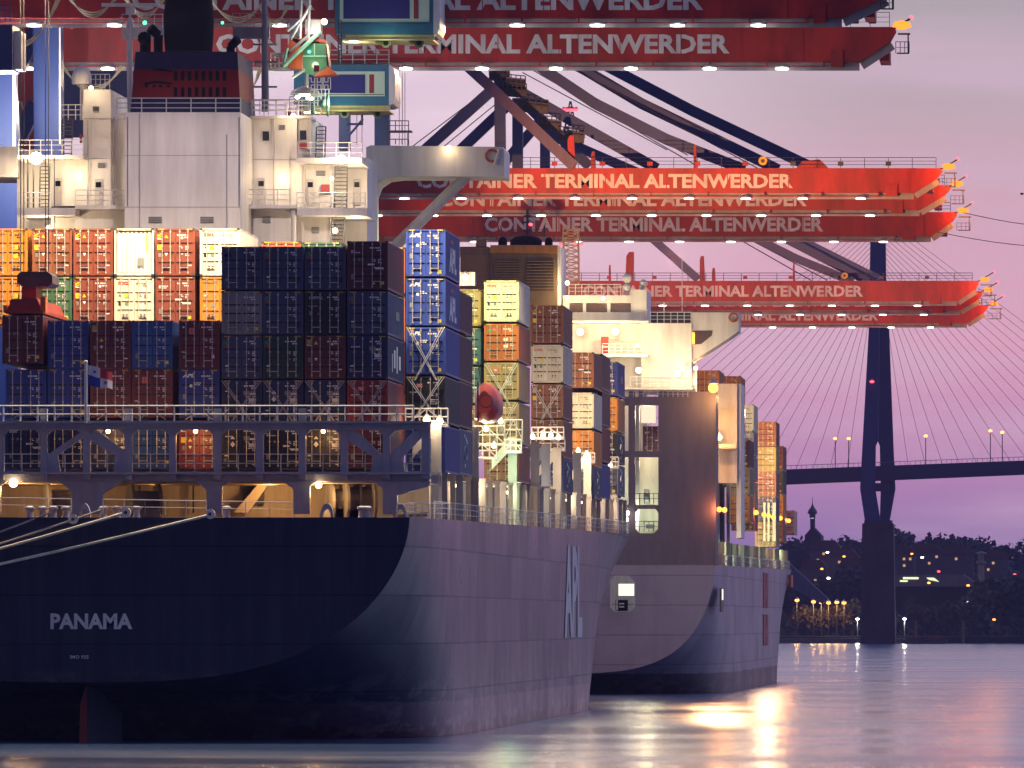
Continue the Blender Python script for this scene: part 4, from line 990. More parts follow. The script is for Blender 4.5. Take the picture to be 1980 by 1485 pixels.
mb = MB(mat('wing_opening', (.10, .06, .07), .7)); mb.ppx([(1340, 640), (1378, 639), (1376, 649), (1356, 665), (1340, 666)], 833.44, .04); mb.build('wing_recess', w2)
mb = MB(MATS['orange_lamp_glass']); mb.bpx(1339, 1343, 643, 665, 833.3, .1); mb.build('wing_light', w2)
c = P(1418, 614, 833.3); mb = MB(M_ORANGE); n = 14
mb.path([c + Vector((math.cos(6.2832 * i / n) * .42, 0, math.sin(6.2832 * i / n) * .42)) for i in range(n + 1)], .1, 6)
tag(mb.build('lifebuoy', origin=c), 'lifebuoy at the outer end of the floodlit bridge wing', 'lifebuoy')
mb = MB(M_RAIL)
for a, b, y, Yy in ((1100, 1200, 570, 833), (1258, 1336, 624, 833), (1165, 1250, 685, 831.2), (1218, 1335, 749, 832.2)): mb.rail(P(a, y, Yy), P(b, y, Yy), 1.05, max(4, int((b - a) / 12)), 3, .04)
mb.rail(P(1215, 768, 810), P(1330, 768, 810), .9, 12, 3, .03); mb.build('deck_railing', ship2)
mb = MB(M_DSTEEL); mb.bpx(1258, 1337, 605, 624, 834, .1); mb.build('dark_screen', ship2)
mb = MB(M_RED); mb.bpx(1162, 1176, 651, 668, 832, .8); mb.bpx(1163, 1175, 671, 683, 831.9, .8); mb.build('equipment_locker', ship2)
mb = MB(M_WHITE); mb.bpx(1208, 1216, 540, 570, 834, .5); mb.ball(P(1213, 538, 834), .5); mb.ball(P(1212, 556, 834), .42); mb.ball(P(1244, 548, 834), .42); mb.tube(P(1240, 560, 834), P(1246, 546, 834), .25); mb.tube(P(1284, 603, 834), P(1284, 585, 834), .08); mb.tube(P(1319, 603, 834), P(1319, 500, 834), .05, 5); mb.build('mast_fitting', ship2)
for px, py, pw, r in ((1097, 547, 200, .22), (1097, 576, 120, .2), (1166, 577, 150, .2), (1122, 642, 800, .34), (1190, 641, 800, .36), (1235, 716, 250, .3), (1310, 722, 800, .3), (1320, 712, 0, .2), (1233, 668, 250, .2), (1345, 712, 150, .2)):
    lamp(ship2, P(px, py, 831.2), r, E_WARM, 'floodlight', pw, (1, .78, .42), (0, -2.2, 0), 1, False)
sp = aim(light(P(1165, 552, 852), 250000, (1, .40, .13), 'SPOT', .4, spot=52, name='boom_or_fill_flood'), (-40, 913, 52))
sp = aim(light(P(1300, 500, 1040), 900000, (1, .40, .2), 'SPOT', .4, spot=62, name='boom_or_fill_flood'), (-42, 1221, 53))  # unseen spot added to brighten the upper boom of the far group
for Yb, Yt, pw_ in ((1228, 1261, 26000), (1272, 1356, 150000)): aim(light((X(1480, Yb), Yb, 46), pw_, (1, .42, .2), 'SPOT', .4, spot=110, name='boom_or_fill_flood'), (X(1600, Yt), Yt, 54))  # unseen spots added to brighten the farthest booms
# ochre funnel
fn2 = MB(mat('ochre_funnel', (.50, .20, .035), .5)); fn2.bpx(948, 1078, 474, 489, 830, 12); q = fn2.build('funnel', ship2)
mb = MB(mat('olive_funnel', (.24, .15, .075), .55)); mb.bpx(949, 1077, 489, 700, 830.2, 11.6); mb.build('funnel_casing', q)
mb = MB(M_WHITE); mb.bpx(1078, 1083, 475, 590, 830.5, 10); mb.build('painted_lit_edge', q)  # white strip paints the light along the funnel's edge
for x0, x1, y1 in ((955, 1006, 552), (1018, 1071, 562)):
    mb = MB(mat('louvre_brown', (.09, .06, .04), .6)); mb.bpx(x0, x1, 503, y1, 830.15, .04)
    for i in range(10): mb.bpx(x0, x1, 504 + (y1 - 504) * i / 10, 504 + (y1 - 504) * i / 10 + 2.6, 830.0, .2, MATS['olive_funnel'])
    mb.build('louvre', q)
mb = MB(M_BLACK)
for px, r, y1, w in ((1017, 1.6, 456, 1), (972, .45, 458, 1), (1061, .4, 459, 1)):
    c = P(px, 474, 835); h = (474 - y1) * 835 / F; mb.lathe(c, [(r, 0), (r, h * .5), (r * .75, h * .85), (r * .3, h)], 16)
mb.build('exhaust', q, smooth=True)
mb = MB(M_DSTEEL); mb.tube(P(1020, 456, 836), P(1020, 404, 836), .14, 6)
for y, w in ((418, 7), (430, 12), (446, 9)): mb.tube(P(1020 - w, y, 836), P(1020 + w, y, 836), .09, 5)
mb.rail(P(985, 456, 836), P(1048, 456, 836), .6, 6, 2, .03); mb.tube(P(972, 458, 836), P(968, 436, 836), .06, 5); mb.tube(P(1052, 458, 836), P(1053, 436, 836), .1, 5); mb.build('aft_mast', ship2)
lamp(ship2, P(1026, 434, 835.5), .2, E_RED, 'mast_light', flat=.8)

# ------------------------------------------------------------------ containers
CW, CL = 2.438, 12.19
COLS = {'red brown': (.21, .055, .032), 'brown': (.24, .085, .045), 'maroon': (.105, .018, .022), 'dark red': (.20, .02, .018), 'orange': (.60, .22, .03), 'cream': (.68, .62, .50), 'white': (.72, .68, .60), 'bright blue': (.035, .07, .32),
        'navy': (.012, .018, .075), 'royal blue': (.018, .035, .22), 'mid blue': (.02, .07, .26), 'slate blue': (.045, .055, .125), 'grey': (.24, .22, .25), 'dark green': (.014, .035, .03), 'green': (.06, .14, .08), 'rust orange': (.42, .12, .04), 'tan': (.36, .25, .12), 'black': (.012, .013, .022),
        'teal': (.05, .12, .16), 'olive': (.32, .25, .06), 'grey blue': (.10, .11, .17), 'pale pink': (.6, .42, .38)}
def cmat(c): return mat('container_paint_' + c.replace(' ', '_'), COLS[c], .5, var=.22, scale=.5, streak=.3, rnd=.12)
M_BAR = mat('locking_bar_zinc', (.50, .46, .43), .45, .25)
M_SLOT = mat('door_recess_shade', (.015, .012, .012), .8)  # near-black colour paints the shade inside the door recesses
_cm = {}
def cmesh(key, fn):
    if key not in _cm:
        mb = fn(); me = bpy.data.meshes.new(key[0]); me.from_pydata(mb.v, [], mb.f)
        for m in mb.mats: me.materials.append(m)
        me.polygons.foreach_set('material_index', mb.k); me.update(); _cm[key] = me
    return _cm[key]
def wave(L0, L1, pitch, amp, out):
    pts = [(L0, 0)]; n = int((L1 - L0) / pitch); p = (L1 - L0) / n
    for i in range(n):
        a = L0 + i * p
        pts += [(a + p * .15, 0), (a + p * .35, amp * out), (a + p * .65, amp * out), (a + p * .85, 0)]
    return pts + [(L1, 0)]
def body_mb(c, h, front):
    mb = MB(cmat(c)); w = CW / 2; lo, hi = .16, h - .12
    for s_ in (-1, 1):
        pts = wave(.12, CL - .12, .28, .04, 1); n = len(pts)
        vs = [(s_ * (w - .045 + a), y, z) for z in (lo, hi) for y, a in pts]
        fs = [((i, i + 1, i + 1 + n, i + n) if s_ > 0 else (i + 1, i, i + n, i + 1 + n)) for i in range(n - 1)]
        mb.add(vs, fs)
    mb.box(-w + .05, w - .05, .1, CL - .05, h - .14, h - .05); mb.box(-w + .05, w - .05, .1, CL - .05, .12, .18)
    mb.box(-w + .04, w - .04, CL - .1, CL - .04, lo, hi)
    if front:
        pts = wave(-w + .14, w - .14, .24, .05, 1); n = len(pts)
        mb.add([(x, .11 - a, z) for z in (lo + .04, hi - .06) for x, a in pts], [(i, i + 1, i + 1 + n, i + n) for i in range(n - 1)])
    return mb
def frame_mb(c, h, front):
    mb = MB(cmat(c)); w = CW / 2
    for s_ in (-1, 1):
        x0, x1 = (-w, -w + .11) if s_ < 0 else (w - .11, w)
        for y in (0, CL - .12): mb.box(x0, x1, y, y + .12, .12, h - .12)
        mb.box(w * s_ - s_ * .06, w * s_, .12, CL - .12, h - .11, h - .02); mb.box(w * s_ - s_ * .06, w * s_, .12, CL - .12, .02, .16)
        for y in (-.005, CL - .175):
            for z in (0, h - .12):
                mb.box(x0 - .004 if s_ < 0 else x0 - .05, x1 + .05 if s_ < 0 else x1 + .004, y, y + .18, z, z + .12, M_DSTEEL)
    mb.box(-w + .11, w - .11, .01, .1, h - .13, h - .01); mb.box(-w + .11, w - .11, .01, .1, .03, .17); mb.box(-w + .11, w - .11, CL - .1, CL - .01, h - .13, h - .01); mb.box(-w + .11, w - .11, CL - .1, CL - .01, .03, .17)
    for s_ in (-1, 1):
        for i in range(4): mb.box(s_ * (w - .2 - i * .1) - .03, s_ * (w - .2 - i * .1) + .03, 0, .012, h - .1, h - .03, M_YEL)
    return mb
def door_mb(c, h, s_):
    mb = MB(cmat(c)); x0, x1 = (-1.105, -.012) if s_ < 0 else (.012, 1.105); lo, hi = .18, h - .14
    ys = [lo + (hi - lo) * k for k in (0, .235, .475, .70, 1)]
    if c in ('white', 'cream'): ys = [lo + (hi - lo) * k for k in (0, .26, .46, .67, 1)]
    for i in range(4):
        a, b = ys[i], ys[i + 1]
        mb.box(x0, x1, .045, .09, a + (.05 if i else 0), b - (.03 if i < 3 else 0))
    for y in ys[1:-1]:
        mb.box(x0 + .06, x1 - .06, .088, .095, y - .03, y + .05, M_SLOT); mb.box(x0, x0 + .06, .05, .095, y - .03, y + .05); mb.box(x1 - .06, x1, .05, .095, y - .03, y + .05)
        mb.box(x0 + .05, x1 - .05, .035, .06, y - .065, y - .03)
    return mb
def bar_mb(c, h, x):
    light_bar = M_BAR if c not in ('cream', 'white') else cmat(c); mb = MB(light_bar)
    mb.tube((x, .0, .1), (x, .0, h - .06), .026, 6)
    for z in (.2, h * .33, h * .62, h - .2): mb.box(x - .055, x + .055, -.02, .05, z - .035, z + .035)
    if True:
        s_ = -1 if x in (BX[0], BX[2]) else 1; s_ = 1 if x in (BX[0], BX[2]) else -1
        mb.box(min(x, x + s_ * .36), max(x, x + s_ * .36), -.035, -.01, h * .165, h * .165 + .045); mb.box(x + s_ * .36 - .05, x + s_ * .36 + .05, -.02, .04, h * .15, h * .21, M_DSTEEL)
    return mb
BX = (-.80, -.30, .28, .78)
M_MW = mat('marking_white', (.78, .76, .74), .6, var=.1); M_MY = mat('marking_yellow', (.80, .55, .02), .6, var=.1); M_MR = mat('marking_red', (.62, .03, .02), .6, var=.1)
M_MB = mat('marking_blue', (.02, .04, .30), .6, var=.1); M_MG = mat('marking_grey', (.20, .22, .20), .6, var=.1); M_MK = mat('marking_black', (.02, .02, .025), .6, var=.1); M_MGR = mat('marking_green', (.03, .30, .08), .6, var=.1)
def marks_mb(style, h, seed, c):
    mb = MB(M_MW); rd = random.Random(seed); pale = c in ('cream', 'white', 'orange', 'pale pink'); ink = M_MK if c in ('orange',) else (M_MG if pale else M_MW)
    def plate(x, z, w, hh, m): mb.box(x - w / 2, x + w / 2, .028, .034, z - hh / 2, z + hh / 2, m)
    def rows(x0, z, n, wmax, hh=.06, m=None):        # rows of small stencilled figures, too small to read
        for r in range(n):
            x = x0; zz = z - r * (hh + .045)
            for k in range(rd.randint(2, 4)):
                w = rd.uniform(.06, .15)
                if x + w > x0 + wmax: break
                plate(x + w / 2, zz, w, hh, m or ink); x += w + .03
    def tri(x, z, r, m, up=1): mb.prism([(x - r, z - r * .8 * up), (x + r, z - r * .8 * up), (x, z + r * .9 * up)], .028, .034, m)
    def disc(x, z, r, m): mb.prism([(x + r * math.cos(i * math.pi / 6), z + r * math.sin(i * math.pi / 6)) for i in range(12)], .027, .033, m)
    rows(.12, h * .86, 1, .28, .085); rows(.45, h * .86, 1, .36, .085); rows(.55, h * .81, 1, .3, .07)
    rows(.36, h * .62, 2, .2, .045); rows(.62, h * .62, 3, .24, .05); rows(.36, h * .46, 1, .2, .045); rows(.62, h * .46, 2, .24, .05)
    if style == 'square':
        plate(-.96, h * .835, .32, .40, M_MW); plate(-.96, h * .845, .27, .33, M_MB)
        mb.prism([(-1.09, h * .82), (-.83, h * .875), (-.83, h * .905), (-1.09, h * .86)], .02, .026, M_MY); mb.prism([(-1.09, h * .775), (-.83, h * .83), (-.83, h * .85), (-1.09, h * .80)], .02, .026, M_MY)
        if seed % 3: plate(-.95, h * .60, .30, .33, M_MY)
        tri(-.55, h * (.83 if seed % 2 else .60), .12, M_MY); tri(-.55, h * .45, .11, M_MW, -1); plate(-.95, h * .44, .17, .26, M_MG); disc(.42, h * .80, .08, M_MW)
        plate(.9, h * .22, .22, .07, M_MW)
    elif style == 'OOCL':
        mb.text('OOCL', -1.0, -.34, h * .83, h * .90, .03, M_MR, .05); disc(-.87, h * .60, .06, M_MB); plate(-.47, h * .60, .26, .24, M_MY)
        plate(-.86, h * .43, .22, .22, M_MK); plate(-.46, h * .43, .18, .2, M_MG)
    elif style == 'APL':
        mb.text('APL', -1.02, -.28, h * .83, h * .91, .03, M_MW, .05, .25); disc(-.5, h * .66, .1, M_MW); plate(-.9, h * .44, .18, .3, M_MG); tri(.3, h * .1, .1, M_MY); plate(.85, h * .1, .22, .2, M_MY); rows(-.35, h * .72, 2, .5)
    elif style == 'Hapag':
        mb.text('Hapag-Lloyd', -1.05, -.15, h * .85, h * .89, .03, M_MK, .02); disc(-.9, h * .6, .06, M_MW); tri(-.9, h * .4, .1, M_MY); plate(-.45, h * .4, .16, .22, M_MG); plate(.5, h * .6, .3, .24, M_MY); plate(.5, h * .42, .3, .24, M_MY)
    elif style == 'CAPITAL':
        mb.text('CAPITAL', -.98, -.15, h * .82, h * .88, .03, M_MW, .01); plate(-.86, h * .5, .2, .26, M_MG); tri(-.4, h * .49, .09, M_ORANGE); rows(-1, h * .66, 1, .8, .03)
    elif style == 'swirl':
        pts = [(-.9 + .21 * math.cos(a * .42 + .5), h * .80 + .21 * math.sin(a * .42 + .5)) for a in range(13)]
        for i in range(12): mb.bar((pts[i][0], .03, pts[i][1]), (pts[i + 1][0], .03, pts[i + 1][1]), .045, .01, m=M_MR if i > 7 else M_MG)
        mb.prism([(-1.05, h * .82), (-.92, h * .85), (-.8, h * .78), (-.9, h * .76)], .02, .026, M_MGR); disc(-.9, h * .745, .05, M_MR); plate(-.9, h * .30, .18, .09, M_MW); plate(-.9, h * .2, .18, .2, M_MG); plate(.85, h * .22, .36, .26, M_MK)
    elif style == 'flagmark':
        plate(-.83, h * .8, .4, .36, M_MB); plate(-.83, h * .8, .4, .2, M_MW); plate(-.83, h * .8, .4, .11, M_MR); rows(-1.0, h * .58, 1, .5, .1, M_MB); plate(.75, h * .25, .33, .3, M_MK); plate(-.9, h * .24, .2, .2, M_MG)
    elif style == 'TEX':
        plate(-.15 - .25, h * .80, .42, .26, M_MR); mb.text('TEX', -.57, -.23, h * .765, h * .83, .022, M_MW, .04); rows(-1, h * .66, 1, .7, .07); rows(.3, h * .5, 3, .6, .08)
    elif style == 'stickers':
        rows(-1.0, h * .74, 1, .7, .06); plate(.28, h * .70, .36, .25, M_MG); plate(.65, h * .68, .36, .12, M_MW); plate(.62, h * .52, .42, .3, M_MW); plate(.6, h * .49, .4, .06, M_MG); plate(.2, h * .5, .18, .16, M_MB); plate(.24, h * .5, .07, .07, M_ORANGE)
        plate(-.95, h * .3, .2, .07, M_MW); plate(-1, h * .2, .18, .2, M_MG); plate(.7, h * .1, .18, .06, M_MW)
        if seed % 2: mb.prism([(-.55, h * .63), (-.4, h * .56), (-.55, h * .49), (-.7, h * .56)], .028, .034, M_MW); mb.prism([(-.55, h * .75), (-.4, h * .68), (-.7, h * .68)], .028, .034, M_MW)
    elif style == 'pink':
        plate(-.45, h * .78, .32, .38, mat('marking_pink', (.55, .16, .16), .6)); mb.text('I', -.49, -.41, h * .74, h * .82, .022, M_MR); plate(-.95, h * .86, .12, .1, M_MW); plate(-.95, h * .35, .2, .05, M_MW); plate(-.9, h * .25, .18, .2, M_MG); plate(.82, h * .26, .16, .2, M_MW)
    elif style == 'triangle':
        mb.prism([(-1.0, h * .78), (-.6, h * .78), (-.8, h * .88)], .028, .034, M_MGR); plate(-.5, h * .84, .22, .16, mat('marking_pink', (.55, .16, .16), .6)); plate(-.95, h * .3, .18, .18, M_MG); plate(.3, h * .58, .3, .2, M_MW); plate(.3, h * .4, .3, .2, M_MW)
    else:
        disc(-.5, h * .62, .08, M_MG); plate(-.92, h * .27, .18, .3, M_MG); tri(.36, h * .14, .1, M_MY); plate(.85, h * .14, .26, .2, M_MY)
        if style == 'wide': plate(.2, h * .52, .4, .1, M_MW); plate(.7, h * .44, .5, .12, M_MW); rows(-1, h * .8, 2, .7)
    return mb
def side_mb(style, h):
    mb = MB(M_MW); x = CW / 2 + .008
    if style == 'APLside': mb.text_side('APL', 3.2, 9.2, h * .15, h * .68, x, M_MW, .05); mb.box(x - .002, x + .002, 4.2, 6.5, h * .76, h * .84, M_MR)
    elif style == 'vertical':
        for i, (w, y) in enumerate(((.5, 3), (1.1, 4.4), (.8, 6.4), (1.3, 8.2))): mb.box(x - .002, x + .002, y, y + w, h * (.2 + .1 * (i % 2)), h * (.62 + .1 * (i % 3)))
    elif style == 'ringmark':
        for i in range(14):
            a, b = i * math.pi / 7, (i + 1) * math.pi / 7; mb.bar((x, 6 + 1.3 * math.cos(a), h * .5 + .45 * math.sin(a)), (x, 6 + 1.3 * math.cos(b), h * .5 + .45 * math.sin(b)), .14, .01)
        for y, z in ((5, .86), (6.2, .8), (7, .74), (5.4, .22)): mb.box(x - .002, x + .002, y, y + .7, h * z - .12, h * z + .1)
    else: mb.box(x - .002, x + .002, 6, 8.5, h * .42, h * .62, M_MG)
    return mb
def merge(a, b, s_=0):
    if b:
        for i, j, k, l in b.parts:
            if s_ and sum(v[0] for v in b.v[i:j]) * s_ < 0: continue
            o = len(a.v); a.v += b.v[i:j]
            for q in range(k, l): a.f.append(tuple(t - i + o for t in b.f[q])); a.k.append(a.mi(b.mats[b.k[q]]))
    return a
_seed = [0]
def container(px, top, Y, h, colour, style, label, group, base=None, side=None, front=False, small=False, name='shipping_container', ylen=1.0):
    """px, top: photo position of the near top left corner at depth Y"""
    _seed[0] += 1; sd = _seed[0]
    x = X(px, Y) + CW / 2; zt = Z(top, Y)
    o = thing(name, label, 'container', (x, Y, zt - h), group)
    def ch(n, key, fn, par=o):
        q = bpy.data.objects.new(n, cmesh(key, fn)); C.objects.link(q); q.parent = par; return q
    ch('body', ('body', colour, h, front, side), lambda: merge(body_mb(colour, h, front), side_mb(side, h) if side else None)); ch('frame', ('frame', colour, h), lambda: frame_mb(colour, h, front))
    if front:
        ch('data_plate', ('data_plate', h), lambda: MB(M_MG).box(.22, .6, .03, .05, h * .2, h * .38).box(.75, .82, .03, .05, h * .5, h * .88, M_YEL))
    else:
        for s_, bars in ((-1, BX[:2]), (1, BX[2:])):
            d = ch('door', ('door', colour, h, s_, style, sd % 6), lambda: merge(door_mb(colour, h, s_), marks_mb(style, h, sd % 6, colour), s_))
            for bx in bars: ch('locking_bar', ('locking_bar', colour if colour in ('cream', 'white') else '', h, bx), lambda: bar_mb(colour, h, bx), d)
    return o
LH, HH = 2.62, 2.93
DESC = {'square': 'with square logo', 'OOCL': 'with red lettering', 'APL': 'with white lettering', 'Hapag': 'with dark lettering', 'CAPITAL': 'with white lettering', 'swirl': 'with swirl logo',
        'flagmark': 'with flag logo', 'TEX': 'with red sign', 'stickers': 'with pale stickers', 'pink': 'with pink square', 'triangle': 'with green triangle', 'plain': 'with small markings', 'wide': 'with broad markings'}
ORD = ('topmost', 'second down', 'third down', 'fourth down', 'lowest')
def stack(px, Y, tiers, where, group):
    n = len(tiers)
    for i, t in enumerate(tiers):
        top, h, col, sty = t[:4]; kw = t[4] if len(t) > 4 else {}
        o_ = ORD[i] if i < n - 1 or n == 1 else 'lowest'
        if n == 1: o_ = 'single'
        d_ = '' if kw.get('front') else ' ' + DESC[sty]
        container(px, top, Y, h, col, sty, f"{kw.pop('say', col)} container{d_}, {o_} of {where}", group, **kw)
G1, G2, G3, G4 = 'containers of the dark row over the stern', 'floodlit containers of the second row', 'containers stacked along the ship side', 'containers on the far ship'
B1 = 500.0
stack(10.8, B1, [(714, HH, 'royal blue', 'plain'), (813, HH, 'navy', 'wide')], 'the stack below the spreader', G1)
stack(92, B1, [(619.5, HH, 'royal blue', 'plain'), (714, HH, 'royal blue', 'plain'), (813, HH, 'navy', 'plain')], 'the dark stack behind the flagpole', G1)
stack(174.6, B1, [(619.5, HH, 'maroon', 'square'), (714, HH, 'maroon', 'plain'), (813, HH, 'navy', 'wide')], 'the dark stack behind the flag', G1)
stack(255, B1, [(619.5, HH, 'mid blue', 'plain'), (714, HH, 'maroon', 'pink'), (813, HH, 'mid blue', 'plain')], 'the dark stack right of the flag', G1)
stack(346, B1, [(619.5, HH, 'maroon', 'pink'), (714, HH, 'royal blue', 'APL'), (813, HH, 'dark red', 'square')], 'the dark stack before the taller four', G1)
stack(428.3, B1, [(476.6, LH, 'slate blue', 'flagmark'), (563, LH, 'grey', 'plain'), (648.5, LH, 'slate blue', 'swirl'), (734.5, LH, 'navy', 'stickers'), (822, LH, 'black', 'stickers')], 'the first tall dark stack', G1)
stack(508, B1, [(476.6, LH, 'slate blue', 'swirl'), (563, LH, 'slate blue', 'swirl'), (648.5, LH, 'dark green', 'swirl'), (734.5, LH, 'navy', 'stickers'), (822, LH, 'black', 'wide')], 'the second tall dark stack', G1)
stack(589.5, B1, [(476.6, LH, 'slate blue', 'swirl'), (563, LH, 'black', 'CAPITAL'), (648.5, LH, 'maroon', 'square'), (734.5, LH, 'navy', 'stickers'), (822, LH, 'black', 'stickers')], 'the third tall dark stack', G1)
stack(671.6, B1, [(466, HH, 'maroon', 'wide'), (563, LH, 'slate blue', 'swirl', {'side': 'patch'}), (648.5, LH, 'navy', 'stickers', {'side': 'vertical'}), (734.5, LH, 'dark red', 'TEX'), (822, LH, 'maroon', 'plain')], 'the fourth tall dark stack', G1)
B2 = 514.2
stack(-23.5, B2, [(441.5, HH, 'orange', 'Hapag'), (535, HH, 'orange', 'Hapag')], 'the floodlit orange stack', G2)
stack(62.5, B2, [(441.5, HH, 'brown', 'square'), (535, HH, 'green', 'plain')], 'the floodlit stack behind the crane spreader', G2)
stack(142, B2, [(441.5, HH, 'red brown', 'square'), (535, HH, 'red brown', 'square')], 'the stack left of the corrugated box', G2)
stack(221, B2, [(441.5, HH, 'white', 'plain', {'front': True, 'say': 'white corrugated'}), (535, HH, 'cream', 'OOCL')], 'the pale floodlit stack in the middle', G2)
stack(300.5, B2, [(441.5, HH, 'red brown', 'square'), (535, HH, 'red brown', 'wide')], 'the stack right of the corrugated box', G2)
stack(386.6, B2, [(441.5, HH, 'cream', 'OOCL'), (535, HH, 'orange', 'Hapag')], 'the stack half behind tall dark row', G2)
stack(506, B2, [(467, HH, 'rust orange', 'plain')], 'the row peeping over second dark stack', G2)
stack(584, B2, [(468, HH, 'green', 'plain')], 'the row peeping over third dark stack', G2)
stack(707, B2, [(478, HH, 'rust orange', 'plain'), (572, HH, 'rust orange', 'plain'), (666, HH, 'red brown', 'plain'), (760, HH, 'rust orange', 'plain')], 'the sliver between dark and blue stacks', G2)
stack(785, B2, [(443, HH, 'bright blue', 'APL', {'side': 'APLside'}), (538, HH, 'bright blue', 'APL', {'side': 'APLside'}), (632.5, HH, 'bright blue', 'APL'), (727, HH, 'black', 'TEX'), (822, HH, 'royal blue', 'plain')], 'the tall floodlit blue stack', G2)
B3 = 526.8
stack(812.5, B3, [(560, LH, 'maroon', 'plain'), (645, HH, 'maroon', 'plain'), (735, HH, 'maroon', 'plain'), (827, HH, 'grey blue', 'plain', {'side': 'ringmark'})], 'the stack behind the blue stack', G3)
B4 = 585.0
stack(862, B4, [(559, LH, 'tan', 'wide'), (634, LH, 'teal', 'wide'), (709, LH, 'teal', 'wide'), (784, HH, 'brown', 'plain')], 'the narrow stack above lifeboat', G3)
stack(936, B4, [(542, HH, 'cream', 'OOCL'), (626, LH, 'rust orange', 'triangle'), (701, LH, 'tan', 'TEX'), (777, HH, 'tan', 'wide'), (860, LH, 'brown', 'plain')], 'the stack right of the lifeboat', G3)
B5 = 635.6
stack(1027, B5, [(590, HH, 'brown', 'square'), (666.5, HH, 'cream', 'OOCL'), (743, LH, 'brown', 'square'), (811, HH, 'brown', 'wide'), (886, LH, 'slate blue', 'plain', {'side': 'ringmark'})], 'the stack below the ochre funnel', G3)
B6 = 676.5
stack(1090, B6, [(681, HH, 'brown', 'wide'), (759, HH, 'cream', 'plain'), (832, HH, 'orange', 'plain'), (902, LH, 'slate blue', 'plain', {'side': 'ringmark'})], 'the stack left of ship bridge', G3)
B7 = 689.5
stack(1107.5, B7, [(684, HH, 'maroon', 'plain'), (754, HH, 'maroon', 'plain'), (824, HH, 'dark red', 'plain'), (896, HH, 'royal blue', 'plain')], 'the edge-on stack below ship bridge', G3)
B8 = 712.0
stack(1138.5, B8, [(699, HH, 'royal blue', 'wide', {'side': 'patch'}), (768, HH, 'orange', 'plain'), (836, LH, 'black', 'wide', {'side': 'ringmark'}), (898, LH, 'grey blue', 'plain', {'side': 'ringmark'})], 'the last stack near the bow', G3)
for px, py, Yl, pw, cl in ((1365, 735, 845, 1500, SODIUM), (1412, 745, 876, 1500, SODIUM), (1447, 800, 897, 2200, WARM), (1447, 900, 897, 1300, WARM), (1425, 940, 862, 700, WARM), (1484, 830, 960, 2600, SODIUM), (1482, 885, 960, 2600, WARM), (1482, 940, 960, 2400, WARM), (1482, 1000, 960, 1500, WARM), (1505, 890, 992, 1500, WARM), (1508, 960, 992, 1300, SODIUM), (1366, 960, 820, 500, WARM)):
    light(P(px, py, Yl), pw * .62, cl, r=.6, name='bay_fill_light')  # unseen point lights added to brighten the far ship's stacks
aim(light((-42, 668, 47), 125000, (1, .84, .92), 'SPOT', .5, spot=22, name='stern_fill_spot'), (-46, 810, 14))  # unseen spot added to brighten the far ship's stern
# crossed lashing rods over the lower tiers
for px, y0, y1, Y, lab in ((428, 736, 812, B1, 'first tall dark stack'), (508, 736, 812, B1, 'second tall dark stack'), (589, 736, 812, B1, 'third tall dark stack'), (671, 736, 812, B1, 'rightmost tall dark stack'),
        (785, 632, 727, B2, 'third blue container of the floodlit blue stack'), (785, 728, 800, B2, 'dark container with red sign'), (936, 702, 776, B4, 'tan container right of the lifeboat'), (936, 778, 850, B4, 'lower tan container right of the lifeboat'), (1027, 744, 810, B5, 'lower brown container below the ochre funnel')):
    w = 78 * 500 / Y; mb = MB(M_RAIL if Y > B1 else mat('dull_rod', (.32, .31, .36), .5)); yy = Y - .14
    for k in (0, 5):
        mb.tube(P(px + 1 + k, y0, yy), P(px + w - 18 + k * .4, y1 + 8, yy), .026, 5); mb.tube(P(px + w - 1 - k, y0, yy - .05), P(px + 18 - k * .4, y1 + 8, yy - .05), .026, 5)
    tag(mb.build('lashing_rod_cross'), 'crossed steel lashing rods over the ' + lab, 'lashing rods', 'lashing rods over container fronts')
for px in (10, 92, 175, 255, 346):
    mb = MB(mat('dull_rod', (0, 0, 0)))
    for s_ in (0, 1):
        a, b = (px + 12, px + 30) if s_ else (px + 66, px + 48); mb.tube(P(a, 812, B1 - .2), P(b, 798, B1 - .2), .03, 5)
    tag(mb.build('lashing_rod_end'), 'short crossed rod ends behind the upper railing under the lower dark stacks', 'lashing rods', 'short lashing rods behind the stern railing')

# far ship's stacks
for px, Y, tiers, where in ((1345, 852, [(716, HH, 'rust orange', 'plain')], 'the row behind the orange floodlight'), (1388, 884, [(727, HH, 'rust orange', 'wide'), (781, HH, 'rust orange', 'plain')], 'the stack beside the orange floodlight'),
        (1414, 905, [(782, HH, 'cream', 'plain', {'say': 'glowing cream'}), (834, LH, 'grey', 'plain'), (882, LH, 'grey', 'wide'), (931, LH, 'tan', 'plain'), (979, LH, 'brown', 'plain')], 'the far stack outside the peach wall'),
        (1404, 868, [(850, HH, 'maroon', 'wide'), (903, HH, 'tan', 'plain'), (957, HH, 'orange', 'wide')], 'the narrow stack outside the peach wall'),
        (1460, 968, [(815, HH, 'red brown', 'plain'), (864, HH, 'olive', 'wide'), (912, HH, 'brown', 'wide'), (960, HH, 'slate blue', 'plain'), (1009, HH, 'tan', 'wide')], 'the broad far stack against sky'),
        (1475, 1000, [(862, HH, 'dark red', 'plain'), (909, HH, 'black', 'wide'), (956, HH, 'orange', 'plain'), (1003, HH, 'brown', 'plain')], 'the last tall far stack'),
        (1497, 1020, [(987, HH, 'pale pink', 'plain')], 'the low far bow row'),
        (1344, 826, [(935, HH, 'black', 'wide'), (990, HH, 'navy', 'wide')], 'the dark stack under the peach wall'),
        (1243, 822, [(824, HH, 'maroon', 'wide'), (884, HH, 'brown', 'wide'), (942, LH, 'tan', 'plain')], 'the stack behind stern wall openings')):
    stack(px, Y, tiers, where, G4)
mb = MB(M_LIT)
